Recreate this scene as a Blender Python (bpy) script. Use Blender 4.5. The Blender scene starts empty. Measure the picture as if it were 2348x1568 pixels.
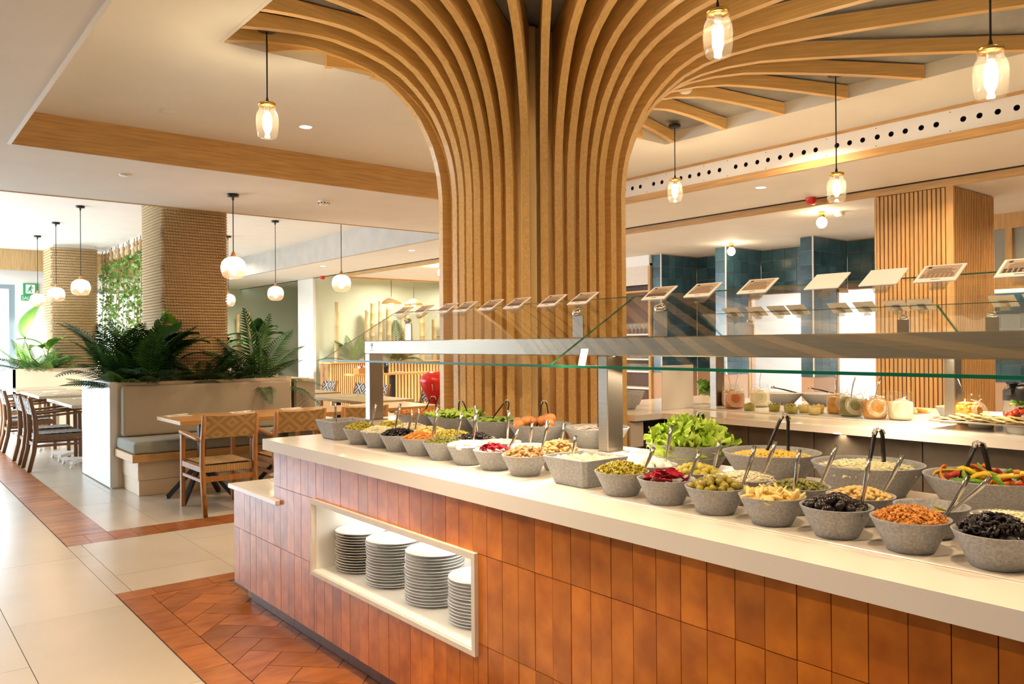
import bpy, bmesh, math, random
from mathutils import Vector, Matrix
PI = math.pi
random.seed(7)
S = bpy.context.scene
COL = S.collection
# ------------------------------------------------------------------ camera
EYE = 1.42
YAW, PIT, ROL = math.radians(39.01), math.radians(-0.15), math.radians(0.436)
def camera():
    f = Vector((math.sin(YAW), math.cos(YAW), 0)); r = Vector((math.cos(YAW), -math.sin(YAW), 0)); d = Vector((0, 0, -1))
    c, s = math.cos(PIT), math.sin(PIT); f2 = c*f + s*d; d2 = c*d - s*f
    c, s = math.cos(ROL), math.sin(ROL); r2 = c*r + s*d2; d3 = c*d2 - s*r
    m = Matrix((r2, -d3, -f2)).transposed().to_4x4(); m.translation = (0, 0, EYE)
    cd = bpy.data.cameras.new('camera'); cd.sensor_width = 36; cd.lens = 36*1828/2348; cd.clip_start = .05; cd.clip_end = 200
    o = bpy.data.objects.new('camera', cd); COL.objects.link(o); o.matrix_world = m; S.camera = o
camera()
# ------------------------------------------------------------------ world, lights, exposure
vs = S.view_settings
S.display_settings.display_device = 'sRGB'
vs.view_transform = 'Standard'; vs.look = 'None'; vs.gamma = 1; vs.use_curve_mapping = False
vs.exposure = 0.15
w = bpy.data.worlds.new('daylight'); S.world = w; w.use_nodes = True
w.node_tree.nodes['Background'].inputs[0].default_value = (.80, .92, 1.0, 1)
w.node_tree.nodes['Background'].inputs[1].default_value = 3.0
def area(name, loc, direction, sx, sy, power, col, spread=PI, shape='RECTANGLE'):
    l = bpy.data.lights.new(name, 'AREA'); l.shape = shape; l.size = sx; l.size_y = sy; l.energy = power; l.color = col; l.spread = spread
    o = bpy.data.objects.new(name, l); COL.objects.link(o); o.location = loc
    o.rotation_euler = Vector(direction).to_track_quat('-Z', 'Y').to_euler()
    return o
DAY = (.74, .87, 1.0); WARM = (1.0, .70, .42)
# daylight entering through the windows of the street side (wall_left) and the far window wall
area('window_daylight', (-3.9, 13.0, 1.55), (1, 0, -.05), 3.0, 2.3, 260, DAY)
area('window_daylight', (-3.9, 16.4, 1.55), (1, 0, -.05), 2.2, 2.3, 360, DAY)
area('window_daylight', (1.0, 17.85, 1.4), (0, -1, -.05), 2.2, 2.3, 110, DAY)
area('window_daylight', (4.1, 17.85, 1.5), (0, -1, -.05), 1.0, 1.8, 60, DAY)
area('window_daylight', (-2.5, 17.85, 1.4), (0, -1, -.05), 2.6, 2.3, 190, DAY)
sl_ = bpy.data.lights.new('low_sun', 'SUN'); sl_.energy = 9; sl_.angle = .02; sl_.color = (1, .97, .92)
so_ = bpy.data.objects.new('low_sun', sl_); COL.objects.link(so_); so_.rotation_euler = Vector((1, .25, -.125)).to_track_quat('-Z', 'Y').to_euler()
# recessed downlights, some with fittings built further down, and unseen ones added for brightness
DOWN = [(2.72, 5.94, 3.155), (6.66, 4.42, 2.898), (6.65, 10.69, 2.898), (6.62, 13.76, 2.898), (6.9, 7.6, 2.898), (6.7, 1.6, 2.898),
        (1.2, 3.6, 3.155), (1.2, 2.0, 3.155), (1.2, .5, 3.155), (.2, 1.4, 2.898), (2.6, -.2, 3.155),
        (5.85, 3.6, 3.155), (5.85, 1.4, 3.155), (4.5, 6.0, 3.155), (4.2, 7.6, 2.898), (8.3, 2.0, 2.80), (6.95, 3.0, 2.898), (6.95, 5.8, 2.898), (8.7, 5.2, 2.80), (9.2, 2.6, 2.80), (8.6, 7.6, 2.80)]  # last entries: unseen lamps added to brighten the service side and slatted column
for x, y, z in ((8.6, 13.6, 2.80), (10.4, 13.6, 2.80), (12.2, 13.6, 2.80), (9.2, 15.3, 2.98), (11.2, 15.3, 2.98), (5.75, 18.9, 3.28), (5.4, 16.5, 3.28), (7.0, 18.6, 2.88), (8.9, 10.8, 2.80)):
    area('far_fill_lamp', (x, y, z-.02), (0, 0, -1), .2, .2, 50, (1, .92, .78), math.radians(165), 'DISK')  # unseen lamps without fittings, added to lift the dark far end
for (x, y, z) in DOWN:
    area('downlight_and_fill_lamp', (x, y, z-.012), (0, 0, -1), .11, .11, 20, WARM, math.radians(150), 'DISK')
# led strips under the beam of the two food guards, in the plate niche and in the tiled kitchen
area('guard_led', (2.47, 2.35, 1.352), (-.25, 0, -1), .04, 4.2, 44, (1, .82, .56), math.radians(150))
area('guard_led', (4.93, 2.0, 1.352), (.1, 0, -1), .04, 3.2, 34, (1, .82, .56), math.radians(150))
area('niche_led', (1.86, 2.85, .684), (0, 0, -1), .03, 1.2, 7, (1, .92, .80))
area('kitchen_lamp', (11.3, 6.9, 2.4), (0, 0, -1), .6, 1.6, 60, (.9, .96, 1))
area('kitchen_lamp', (11.3, 5.2, 2.4), (0, 0, -1), .6, 1.0, 45, (.9, .96, 1))

# ------------------------------------------------------------------ mesh helpers
class B:
    def __init__(s): s.v = []; s.f = []; s.sm = []
    def add(s, vs_, fs, smooth=False):
        n = len(s.v); s.v += [tuple(p) for p in vs_]; s.f += [tuple(i+n for i in q) for q in fs]; s.sm += [smooth]*len(fs); return s
    def box(s, lo, hi):
        (a, b, c), (d, e, f) = lo, hi
        return s.add([(a,b,c),(d,b,c),(d,e,c),(a,e,c),(a,b,f),(d,b,f),(d,e,f),(a,e,f)], [(3,2,1,0),(4,5,6,7),(0,1,5,4),(1,2,6,5),(2,3,7,6),(3,0,4,7)])
    def cbox(s, lo, hi, c=.004):   # box with chamfered edges all round
        (x0,y0,z0),(x1,y1,z1) = lo, hi
        c = min(c, (x1-x0)*.45, (y1-y0)*.45, (z1-z0)*.45)
        bm = bmesh.new(); r = bmesh.ops.create_cube(bm, size=1)
        for q in bm.verts: q.co = Vector((x0+(q.co.x+.5)*(x1-x0), y0+(q.co.y+.5)*(y1-y0), z0+(q.co.z+.5)*(z1-z0)))
        bmesh.ops.bevel(bm, geom=list(bm.edges), offset=c, segments=1, affect='EDGES')
        bm.verts.index_update()
        s.add([q.co[:] for q in bm.verts], [[q.index for q in f.verts] for f in bm.faces]); bm.free(); return s
    def bar(s, a, b, w, h, up=(0,0,1)):   # rectangular bar from a to b
        a, b = Vector(a), Vector(b); d = (b-a).normalized(); u = Vector(up)
        if abs(d.dot(u)) > .98: u = Vector((0,1,0))
        x = d.cross(u).normalized()*w*.5; y = x.cross(d).normalized()*h*.5
        return s.add([a-x-y,a+x-y,a+x+y,a-x+y,b-x-y,b+x-y,b+x+y,b-x+y], [(3,2,1,0),(4,5,6,7),(0,1,5,4),(1,2,6,5),(2,3,7,6),(3,0,4,7)])
    def prism(s, poly, z0, z1):
        n = len(poly)
        return s.add([(x,y,z0) for x,y in poly]+[(x,y,z1) for x,y in poly], [tuple(range(n-1,-1,-1)), tuple(range(n,2*n))]+[(i,(i+1)%n,n+(i+1)%n,n+i) for i in range(n)])
    def tube(s, pts, r, n=8, smooth=True):
        pts = [Vector(p) for p in pts]; m = len(pts); rs = r if isinstance(r, (list, tuple)) else [r]*m; vs_ = []
        u = None
        for i, p in enumerate(pts):
            d = (pts[min(i+1,m-1)]-pts[max(i-1,0)]).normalized()
            if u is None: u = d.orthogonal().normalized()
            u = (u - d*u.dot(d)).normalized(); w_ = d.cross(u)
            vs_ += [p+(u*math.cos(2*PI*k/n)+w_*math.sin(2*PI*k/n))*rs[i] for k in range(n)]
        fs = [(i*n+k, i*n+(k+1)%n, (i+1)*n+(k+1)%n, (i+1)*n+k) for i in range(m-1) for k in range(n)]
        s.add(vs_, fs, smooth)
        b0 = len(s.v)-m*n
        s.f += [tuple(b0+k for k in range(n-1,-1,-1)), tuple(b0+(m-1)*n+k for k in range(n))]; s.sm += [False, False]
        return s
    def strip(s, pts, w, t, side):    # flat ribbon along pts, width w along side vector, thickness t
        pts = [Vector(p) for p in pts]; sd = Vector(side).normalized(); m = len(pts); ws = w if isinstance(w, (list,tuple)) else [w]*m; vs_ = []
        for i, p in enumerate(pts):
            d = (pts[min(i+1,m-1)]-pts[max(i-1,0)]).normalized(); n = d.cross(sd).normalized()*t*.5; q = sd*ws[i]*.5
            vs_ += [p-q-n, p+q-n, p+q+n, p-q+n]
        fs = [(i*4+k, i*4+(k+1)%4, i*4+4+(k+1)%4, i*4+4+k) for i in range(m-1) for k in range(4)]
        return s.add(vs_, fs+[(3,2,1,0), tuple((m-1)*4+k for k in range(4))], True)
    def lathe(s, prof, n=32, c=(0,0,0), smooth=True, close=False):
        m = len(prof); vs_ = [(c[0]+r*math.cos(2*PI*k/n), c[1]+r*math.sin(2*PI*k/n), c[2]+z) for r, z in prof for k in range(n)]
        fs = [(i*n+k, i*n+(k+1)%n, (i+1)*n+(k+1)%n, (i+1)*n+k) for i in range(m-1) for k in range(n)]
        if close: fs += [((m-1)*n+k, (m-1)*n+(k+1)%n, (k+1)%n, k) for k in range(n)]
        return s.add(vs_, fs, smooth)
    def grid(s, fn, nu, nv, smooth=True):
        vs_ = [fn(i/nu, j/nv) for j in range(nv+1) for i in range(nu+1)]
        return s.add(vs_, [(j*(nu+1)+i, j*(nu+1)+i+1, (j+1)*(nu+1)+i+1, (j+1)*(nu+1)+i) for j in range(nv) for i in range(nu)], smooth)
    def sphere(s, c, r, n=10, m=6, smooth=True):
        rx, ry, rz = r if isinstance(r, (tuple,list)) else (r,r,r)
        vs_ = [(c[0], c[1], c[2]-rz)]
        for j in range(1, m):
            t = -PI/2+PI*j/m
            vs_ += [(c[0]+rx*math.cos(t)*math.cos(2*PI*k/n), c[1]+ry*math.cos(t)*math.sin(2*PI*k/n), c[2]+rz*math.sin(t)) for k in range(n)]
        vs_.append((c[0], c[1], c[2]+rz)); L = len(vs_)-1
        fs = [(0, 1+(k+1)%n, 1+k) for k in range(n)]
        fs += [(1+j*n+k, 1+j*n+(k+1)%n, 1+(j+1)*n+(k+1)%n, 1+(j+1)*n+k) for j in range(m-2) for k in range(n)]
        fs += [(1+(m-2)*n+k, 1+(m-2)*n+(k+1)%n, L) for k in range(n)]
        return s.add(vs_, fs, smooth)
    def xf(s, o, M):    # add builder o transformed by M
        n = len(s.v); s.v += [tuple(M @ Vector(p)) for p in o.v]; s.f += [tuple(i+n for i in q) for q in o.f]; s.sm += o.sm; return s
    def mesh(s, name, m):
        me = bpy.data.meshes.new(name); me.from_pydata(s.v, [], s.f); me.polygons.foreach_set('use_smooth', s.sm)
        if m: me.materials.append(m)
        me.update(); return me
def TR(loc=(0,0,0), rz=0, rx=0, ry=0, sc=1):
    return Matrix.Translation(loc) @ Matrix.Rotation(rz,4,'Z') @ Matrix.Rotation(ry,4,'Y') @ Matrix.Rotation(rx,4,'X') @ Matrix.Scale(sc,4)
def obj(name, data, m=None, parent=None, loc=(0,0,0), rot=(0,0,0), kind=None, label=None):
    if isinstance(data, B): data = data.mesh(name, m)
    o = bpy.data.objects.new(name, data); COL.objects.link(o); o.location = loc; o.rotation_euler = rot
    if parent: o.parent = parent
    if kind: o['kind'] = kind
    if label: o['label'] = label
    return o
def tag(o, label, cat, group=None):
    o['label'] = label; o['category'] = cat
    if group: o['group'] = group
    return o
def thing(name, label, cat, loc=(0,0,0), rz=0, group=None):
    o = bpy.data.objects.new(name, None); COL.objects.link(o); o.location = loc; o.rotation_euler = (0,0,rz); o.empty_display_size = .1
    return tag(o, label, cat, group)
def solo(name, data, m, label, cat, loc=(0,0,0), rot=(0,0,0), group=None): return tag(obj(name, data, m, None, loc, rot), label, cat, group)
def struct(name, data, m, parent=None): 
    o = obj(name, data, m, parent)
    if not parent: o['kind'] = 'structure'
    return o
def dup(root, loc, rz=0, label=None, group=None):
    r = root.copy(); COL.objects.link(r); r.location = loc; r.rotation_euler = (0,0,rz)
    if label: r['label'] = label
    if group: r['group'] = group
    for ch in list(root.children):
        c = ch.copy(); COL.objects.link(c); c.parent = r
        for g in list(ch.children):
            d = g.copy(); COL.objects.link(d); d.parent = c
    return r
def rel(B_, o):   # shift a builder made in world coordinates into an object's frame (unrotated)
    B_.v = [(x-o[0], y-o[1], z-o[2]) for x,y,z in B_.v]; return B_

# ------------------------------------------------------------------ materials
def nt(name):
    m = bpy.data.materials.new(name); m.use_nodes = True; t = m.node_tree; return m, t.nodes, t.links, t.nodes['Principled BSDF']
def mat(name, col, rough=.5, metal=0, noise=0, scale=20, bump=0, bscale=None, stretch=(1,1,1), col2=None, rand=0, spec=.5, emit=0, aniso=0, coat=0, detail=4):
    m, N, L, P = nt(name)
    P.inputs['Roughness'].default_value = rough; P.inputs['Metallic'].default_value = metal; P.inputs['Specular IOR Level'].default_value = spec
    P.inputs['Base Color'].default_value = (*col, 1); P.inputs['Coat Weight'].default_value = coat
    if emit: P.inputs['Emission Color'].default_value = (*col, 1); P.inputs['Emission Strength'].default_value = emit
    if noise or bump or col2 or rand:
        tc = N.new('ShaderNodeTexCoord'); mp = N.new('ShaderNodeMapping'); mp.inputs['Scale'].default_value = stretch
        L.new(tc.outputs['Object'], mp.inputs[0])
        oi = N.new('ShaderNodeObjectInfo'); ad = N.new('ShaderNodeVectorMath'); ad.operation = 'ADD'; mu = N.new('ShaderNodeMath'); mu.operation = 'MULTIPLY'; mu.inputs[1].default_value = 37
        L.new(oi.outputs['Random'], mu.inputs[0]); L.new(mp.outputs[0], ad.inputs[0]); L.new(mu.outputs[0], ad.inputs[1])
        ns = N.new('ShaderNodeTexNoise'); ns.inputs['Scale'].default_value = scale; ns.inputs['Detail'].default_value = detail; L.new(ad.outputs[0], ns.inputs['Vector'])
        cr = N.new('ShaderNodeValToRGB'); cr.color_ramp.elements[0].position = .32; cr.color_ramp.elements[1].position = .68
        c2 = col2 if col2 else tuple(c*(1-noise) for c in col)
        cr.color_ramp.elements[0].color = (*c2, 1); cr.color_ramp.elements[1].color = (*col, 1)
        L.new(ns.outputs['Fac'], cr.inputs[0]); out = cr.outputs[0]
        if rand:
            hv = N.new('ShaderNodeHueSaturation'); mr = N.new('ShaderNodeMapRange'); mr.inputs[3].default_value = 1-rand; mr.inputs[4].default_value = 1+rand
            L.new(oi.outputs['Random'], mr.inputs[0]); L.new(mr.outputs[0], hv.inputs['Value']); L.new(out, hv.inputs['Color']); out = hv.outputs[0]
        L.new(out, P.inputs['Base Color'])
        if bump:
            n2 = ns
            if bscale: n2 = N.new('ShaderNodeTexNoise'); n2.inputs['Scale'].default_value = bscale; n2.inputs['Detail'].default_value = 3; L.new(ad.outputs[0], n2.inputs['Vector'])
            bp = N.new('ShaderNodeBump'); bp.inputs['Strength'].default_value = bump; bp.inputs['Distance'].default_value = .01
            L.new(n2.outputs['Fac'], bp.inputs['Height']); L.new(bp.outputs[0], P.inputs['Normal'])
    return m
def glassmat(name, tint=(1,1,1), refl=1.0, rough=0, haze=.0, hcol=(1,1,1)):
    """thin clear glass: see-through, a facing-dependent reflection on both sides, a little scatter"""
    m, N, L, P = nt(name); N.remove(P)
    tr = N.new('ShaderNodeBsdfTransparent'); tr.inputs[0].default_value = (*tint, 1)
    gl = N.new('ShaderNodeBsdfGlossy'); gl.inputs['Roughness'].default_value = rough
    lw = N.new('ShaderNodeLayerWeight'); lw.inputs[0].default_value = .5
    pw = N.new('ShaderNodeMath'); pw.operation = 'POWER'; pw.inputs[1].default_value = 3.2; L.new(lw.outputs['Facing'], pw.inputs[0])
    mu = N.new('ShaderNodeMath'); mu.operation = 'MULTIPLY_ADD'; mu.inputs[1].default_value = .62*refl; mu.inputs[2].default_value = .045*refl; mu.use_clamp = True
    L.new(pw.outputs[0], mu.inputs[0])
    mx = N.new('ShaderNodeMixShader'); L.new(mu.outputs[0], mx.inputs[0]); L.new(tr.outputs[0], mx.inputs[1]); L.new(gl.outputs[0], mx.inputs[2]); out = mx.outputs[0]
    if haze:
        tl = N.new('ShaderNodeBsdfTranslucent'); tl.inputs[0].default_value = (*hcol, 1); df = N.new('ShaderNodeBsdfDiffuse'); df.inputs[0].default_value = (*hcol, 1)
        m3 = N.new('ShaderNodeMixShader'); m3.inputs[0].default_value = .5; L.new(tl.outputs[0], m3.inputs[1]); L.new(df.outputs[0], m3.inputs[2])
        m2 = N.new('ShaderNodeMixShader'); m2.inputs[0].default_value = haze; L.new(out, m2.inputs[1]); L.new(m3.outputs[0], m2.inputs[2]); out = m2.outputs[0]
    L.new(out, N['Material Output'].inputs[0]); return m
def emitmat(name, col, st):
    m, N, L, P = nt(name); N.remove(P); e = N.new('ShaderNodeEmission'); e.inputs[0].default_value = (*col, 1); e.inputs[1].default_value = st
    L.new(e.outputs[0], N['Material Output'].inputs[0]); return m
def wood(name, col, axis, dark=.72, rough=.42, rand=.06, sc=1.0):
    st = {'x': (1.2, 22, 22), 'y': (22, 1.2, 22), 'z': (22, 22, 1.2)}[axis]
    return mat(name, col, rough, 0, 1-dark, 3.2*sc, .06, None, st, None, rand, .4)
def weave(name, c1, c2, sx, sz, plane='xz', bump=.6):   # diamond rope weave
    m, N, L, P = nt(name); P.inputs['Roughness'].default_value = .8
    tc = N.new('ShaderNodeTexCoord'); sp = N.new('ShaderNodeSeparateXYZ'); L.new(tc.outputs['Object'], sp.inputs[0])
    def mth(op, a, b=None, c=None):
        q = N.new('ShaderNodeMath'); q.operation = op
        for i, v in enumerate((a, b, c)):
            if v is None: continue
            if isinstance(v, (int, float)): q.inputs[i].default_value = v
            else: L.new(v, q.inputs[i])
        return q.outputs[0]
    U, V = (sp.outputs['X'], sp.outputs['Z' if plane == 'xz' else 'Y'])
    tri = lambda x, k: mth('PINGPONG', mth('MULTIPLY', x, k), .5)
    d = mth('ADD', tri(U, sx), tri(V, sz))                 # diamonds
    band = mth('PINGPONG', mth('MULTIPLY', d, 3.0), .5)     # rings inside the diamonds
    st = mth('GREATER_THAN', band, .25)
    fine = mth('PINGPONG', mth('MULTIPLY', mth('ADD', U, mth('MULTIPLY', V, .35)), 110), .5)
    fine2 = mth('PINGPONG', mth('MULTIPLY', V, 95), .5)
    mx = N.new('ShaderNodeMix'); mx.data_type = 'RGBA'; mx.inputs[6].default_value = (*c2, 1); mx.inputs[7].default_value = (*c1, 1); L.new(st, mx.inputs[0])
    sh = N.new('ShaderNodeMix'); sh.data_type = 'RGBA'; sh.blend_type = 'MULTIPLY'; sh.inputs[0].default_value = .75
    g = mth('MULTIPLY_ADD', mth('MULTIPLY', fine, fine2), 2.4, .42)
    L.new(mx.outputs[2], sh.inputs[6]); cb = N.new('ShaderNodeCombineColor'); 
    for i in range(3): L.new(g, cb.inputs[i])
    L.new(cb.outputs[0], sh.inputs[7]); L.new(sh.outputs[2], P.inputs['Base Color'])
    h = mth('ADD', mth('MULTIPLY', band, 1.2), mth('MULTIPLY', fine, fine2))
    bp = N.new('ShaderNodeBump'); bp.inputs['Strength'].default_value = bump; bp.inputs['Distance'].default_value = .01; L.new(h, bp.inputs['Height']); L.new(bp.outputs[0], P.inputs['Normal'])
    return m
M = dict(
    plaster=mat('plaster', (.80,.77,.71), .75, noise=.04, scale=3, bump=.04, bscale=180),
    white=mat('white_paint', (.84,.83,.80), .5),
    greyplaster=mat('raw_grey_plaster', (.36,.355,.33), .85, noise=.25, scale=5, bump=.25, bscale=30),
    sage=mat('sage_wall_paint', (.58,.62,.47), .8, noise=.03, scale=2),
    wood_z=wood('oak_upright', (.66,.39,.145), 'z'), wood_y=wood('oak_along_room', (.66,.39,.145), 'y'), wood_x=wood('oak_across_room', (.66,.39,.145), 'x'),
    ribwood=wood('rib_oak', (.84,.535,.205), 'x', .78, .4, .05), kick=mat('dark_kick_tile', (.20,.085,.04), .35, noise=.3, scale=8), oakwhite=mat('whitewashed_edge', (.74,.66,.57), .5, noise=.08, scale=20),
    oakpale=wood('pale_oak', (.64,.42,.19), 'z'),
    chairwood=wood('teak_chair_wood', (.42,.185,.05), 'z', .6), darkwood=wood('brown_chair_wood', (.21,.095,.035), 'z', .7),
    tabletop=wood('table_oak', (.50,.27,.085), 'x', .75, .3),
    greytop=wood('washed_table_top', (.52,.45,.33), 'y', .8, .25),
    quartz=mat('cream_quartz', (.86,.81,.74), .12, noise=.05, scale=2.2, spec=.55, rand=0),
    quartz2=mat('inset_cream_plate', (.74,.69,.62), .22, noise=.05, scale=3),
    terracotta=mat('terracotta_wall_tile', (.64,.20,.016), .22, col2=(.40,.10,.006), scale=8, rand=.16, bump=.05, bscale=18, spec=.6),
    floorterra=mat('terracotta_floor_tile', (.42,.145,.034), .3, col2=(.26,.075,.015), scale=7, rand=.2, bump=.06, bscale=16, stretch=(1,2.5,1)),
    cream=mat('cream_floor_tile', (.58,.52,.43), .26, noise=.07, scale=2.5, rand=.03, bump=.02, bscale=30, spec=.5),
    grout=mat('dark_grout', (.15,.12,.10), .9), palegrout=mat('pale_grout', (.55,.38,.27), .9),
    core=mat('pale_core', (.80,.60,.31), .35),
    steel=mat('brushed_steel', (.40,.355,.30), .34, 1, noise=.12, scale=4, stretch=(40,1,40)),
    steelp=mat('polished_steel', (.72,.69,.64), .13, 1),
    chrome=mat('chrome', (.8,.78,.75), .07, 1),
    brass=mat('brass_lid', (.72,.47,.13), .25, 1),
    copper=mat('copper_neck', (.72,.36,.17), .3, 1),
    black=mat('black_metal', (.012,.012,.013), .4), blackpl=mat('black_plastic', (.010,.010,.011), .22, spec=.5),
    cord=mat('black_cord', (.02,.016,.014), .7),
    concrete=mat('grey_concrete_ware', (.36,.365,.375), .5, col2=(.225,.23,.24), scale=150, bump=.10, bscale=260, detail=10),
    stone=mat('dark_stone_panel', (.095,.075,.055), .4, noise=.3, scale=12),
    china=mat('white_china', (.86,.85,.82), .12), whitepl=mat('white_card_plastic', (.85,.82,.79), .35),
    print=mat('printed_tan', (.44,.33,.24), .6), ink=mat('dark_brown_ink', (.05,.03,.02), .6), inktan=mat('tan_ink', (.27,.17,.09), .6),
    glass=glassmat('clear_glass', (.97,.985,.975), 1.0), jarglass=glassmat('lamp_jar_glass', (.99,.98,.96), .9, 0, .012, (1,.97,.9)), pane=glassmat('guard_glass', (.94,.97,.955), 1.35),
    edge=mat('green_glass_edge', (.004,.105,.06), .3, spec=.12), acrylic=glassmat('clear_acrylic', (.95,.94,.90), 1.2, 0, .12),
    oaklam=mat('cream_oak_laminate', (.74,.60,.43), .5, noise=.06, scale=4, stretch=(1,1,14)), greyoak=wood('grey_oak_top', (.42,.31,.15), 'y', .8, .3),
    globe=glassmat('rose_globe_glass', (1.0,.86,.78), .9, 0, .09, (1,.66,.50)), bulb3=emitmat('globe_bulb_glow', (1.0,.78,.54), 90), wicker=mat('wicker', (.66,.40,.15), .7, noise=.3, scale=60), copperrope=mat('tan_knot_rope', (.52,.36,.19), .9, noise=.2, scale=60),
    acrylic2=glassmat('milky_acrylic', (.97,.95,.9), 1.0, 0, .2, (.9,.84,.72)), glassbright=glassmat('shelf_glass', (.95,.97,.97), 1.6, 0, .15),
    amber=glassmat('smoked_rose_glass', (1.0,.72,.58), 1.0),
    fabric=mat('greige_fabric', (.40,.345,.265), .9, noise=.18, scale=160, bump=.3, bscale=300), fabric2=mat('seat_grey_fabric', (.36,.37,.33), .9, noise=.15, scale=160, bump=.3, bscale=300),
    rope=mat('jute_rope', (.52,.345,.17), .9, noise=.45, scale=60, bump=.5, bscale=90, stretch=(1,1,1.4)), 
    cushionweave=weave('white_diamond_weave', (.80,.78,.75), (.13,.07,.04), 4.4, 5.2), seatweave=weave('white_seat_weave', (.80,.78,.75), (.10,.055,.03), 16, 14, 'xy'),
    nat=weave('natural_rope_weave', (.64,.42,.17), (.50,.30,.10), 4.3, 5.2, 'xz', 1.0), natseat=weave('natural_seat_weave', (.62,.40,.16), (.48,.29,.10), 18, 12, 'xy', .9),
    leaf=mat('palm_green', (.045,.16,.022), .42, col2=(.012,.062,.010), scale=9, rand=.3), leaf2=mat('bright_leaf', (.20,.42,.035), .42, col2=(.09,.25,.02), scale=9, rand=.25),
    leafdark=mat('deep_leaf', (.022,.082,.018), .38, col2=(.007,.035,.008), scale=8, rand=.3), stem=mat('leaf_stem', (.12,.16,.05), .6),
    ivy=mat('ivy_leaf', (.22,.38,.07), .5, col2=(.12,.24,.04), scale=20), soil=mat('dark_soil', (.03,.022,.015), .95),
    bamboo=mat('dry_bamboo', (.66,.50,.24), .45, noise=.2, scale=5, stretch=(1,1,.3)),
    bluetile=mat('blue_glazed_tile', (.055,.145,.205), .14, col2=(.030,.085,.125), scale=6, rand=.25, spec=.6), whitetile=mat('white_glazed_tile', (.80,.86,.90), .18, rand=.03, noise=.02),
    greypanel=mat('grey_green_panel', (.33,.33,.27), .5), slatback=mat('slat_backing', (.17,.085,.028), .7),
    green=mat('exit_green', (.02,.36,.13), .5), signwhite=mat('sign_white', (.85,.88,.85), .5), red=mat('glossy_red', (.60,.018,.014), .25), paleblue=mat('pale_blue', (.5,.68,.8), .4),
    frameblue=mat('blue_grey_frame', (.25,.33,.38), .4), linen=mat('cream_napkin', (.80,.73,.64), .9, noise=.05, scale=40, bump=.2), hole=mat('duct_dark', (.012,.010,.009), .8),
    bulb=emitmat('bulb_glow', (1.0,.78,.46), 330), bulb2=emitmat('bulb_glow_globe', (1.0,.76,.46), 60), lens=emitmat('downlight_glow', (1.0,.86,.62), 14), led=emitmat('led_strip', (1,.9,.72), 8), screen=emitmat('display_blue', (.25,.5,1), 2.5),
)

def twistmat():
    m, N, L, P = nt('twisted_jute'); P.inputs['Roughness'].default_value = .9
    tc = N.new('ShaderNodeTexCoord'); sp = N.new('ShaderNodeSeparateXYZ'); L.new(tc.outputs['Object'], sp.inputs[0])
    a = N.new('ShaderNodeMath'); a.operation = 'ADD'; L.new(sp.outputs['X'], a.inputs[0]); L.new(sp.outputs['Y'], a.inputs[1])
    b = N.new('ShaderNodeMath'); b.operation = 'MULTIPLY_ADD'; b.inputs[1].default_value = 1.0; L.new(sp.outputs['Z'], b.inputs[0]); L.new(a.outputs[0], b.inputs[2])
    c = N.new('ShaderNodeMath'); c.operation = 'MULTIPLY'; c.inputs[1].default_value = 34; L.new(b.outputs[0], c.inputs[0])
    d = N.new('ShaderNodeMath'); d.operation = 'PINGPONG'; d.inputs[1].default_value = .5; L.new(c.outputs[0], d.inputs[0])
    r = N.new('ShaderNodeValToRGB'); r.color_ramp.elements[0].color = (.26,.155,.065,1); r.color_ramp.elements[0].position = .05; r.color_ramp.elements[1].color = (.60,.42,.21,1); r.color_ramp.elements[1].position = .55
    q = N.new('ShaderNodeMath'); q.operation = 'MULTIPLY'; q.inputs[1].default_value = 2; L.new(d.outputs[0], q.inputs[0])
    L.new(q.outputs[0], r.inputs[0]); L.new(r.outputs[0], P.inputs['Base Color'])
    bp = N.new('ShaderNodeBump'); bp.inputs['Strength'].default_value = .6; bp.inputs['Distance'].default_value = .01; L.new(q.outputs[0], bp.inputs['Height']); L.new(bp.outputs[0], P.inputs['Normal'])
    return m
M['twist'] = twistmat()
M['softgrey'] = mat('warm_grey_plaster', (.50,.46,.40), .8, noise=.12, scale=4)
M['endwhite'] = mat('white_laminate', (.72,.72,.71), .45)

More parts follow.
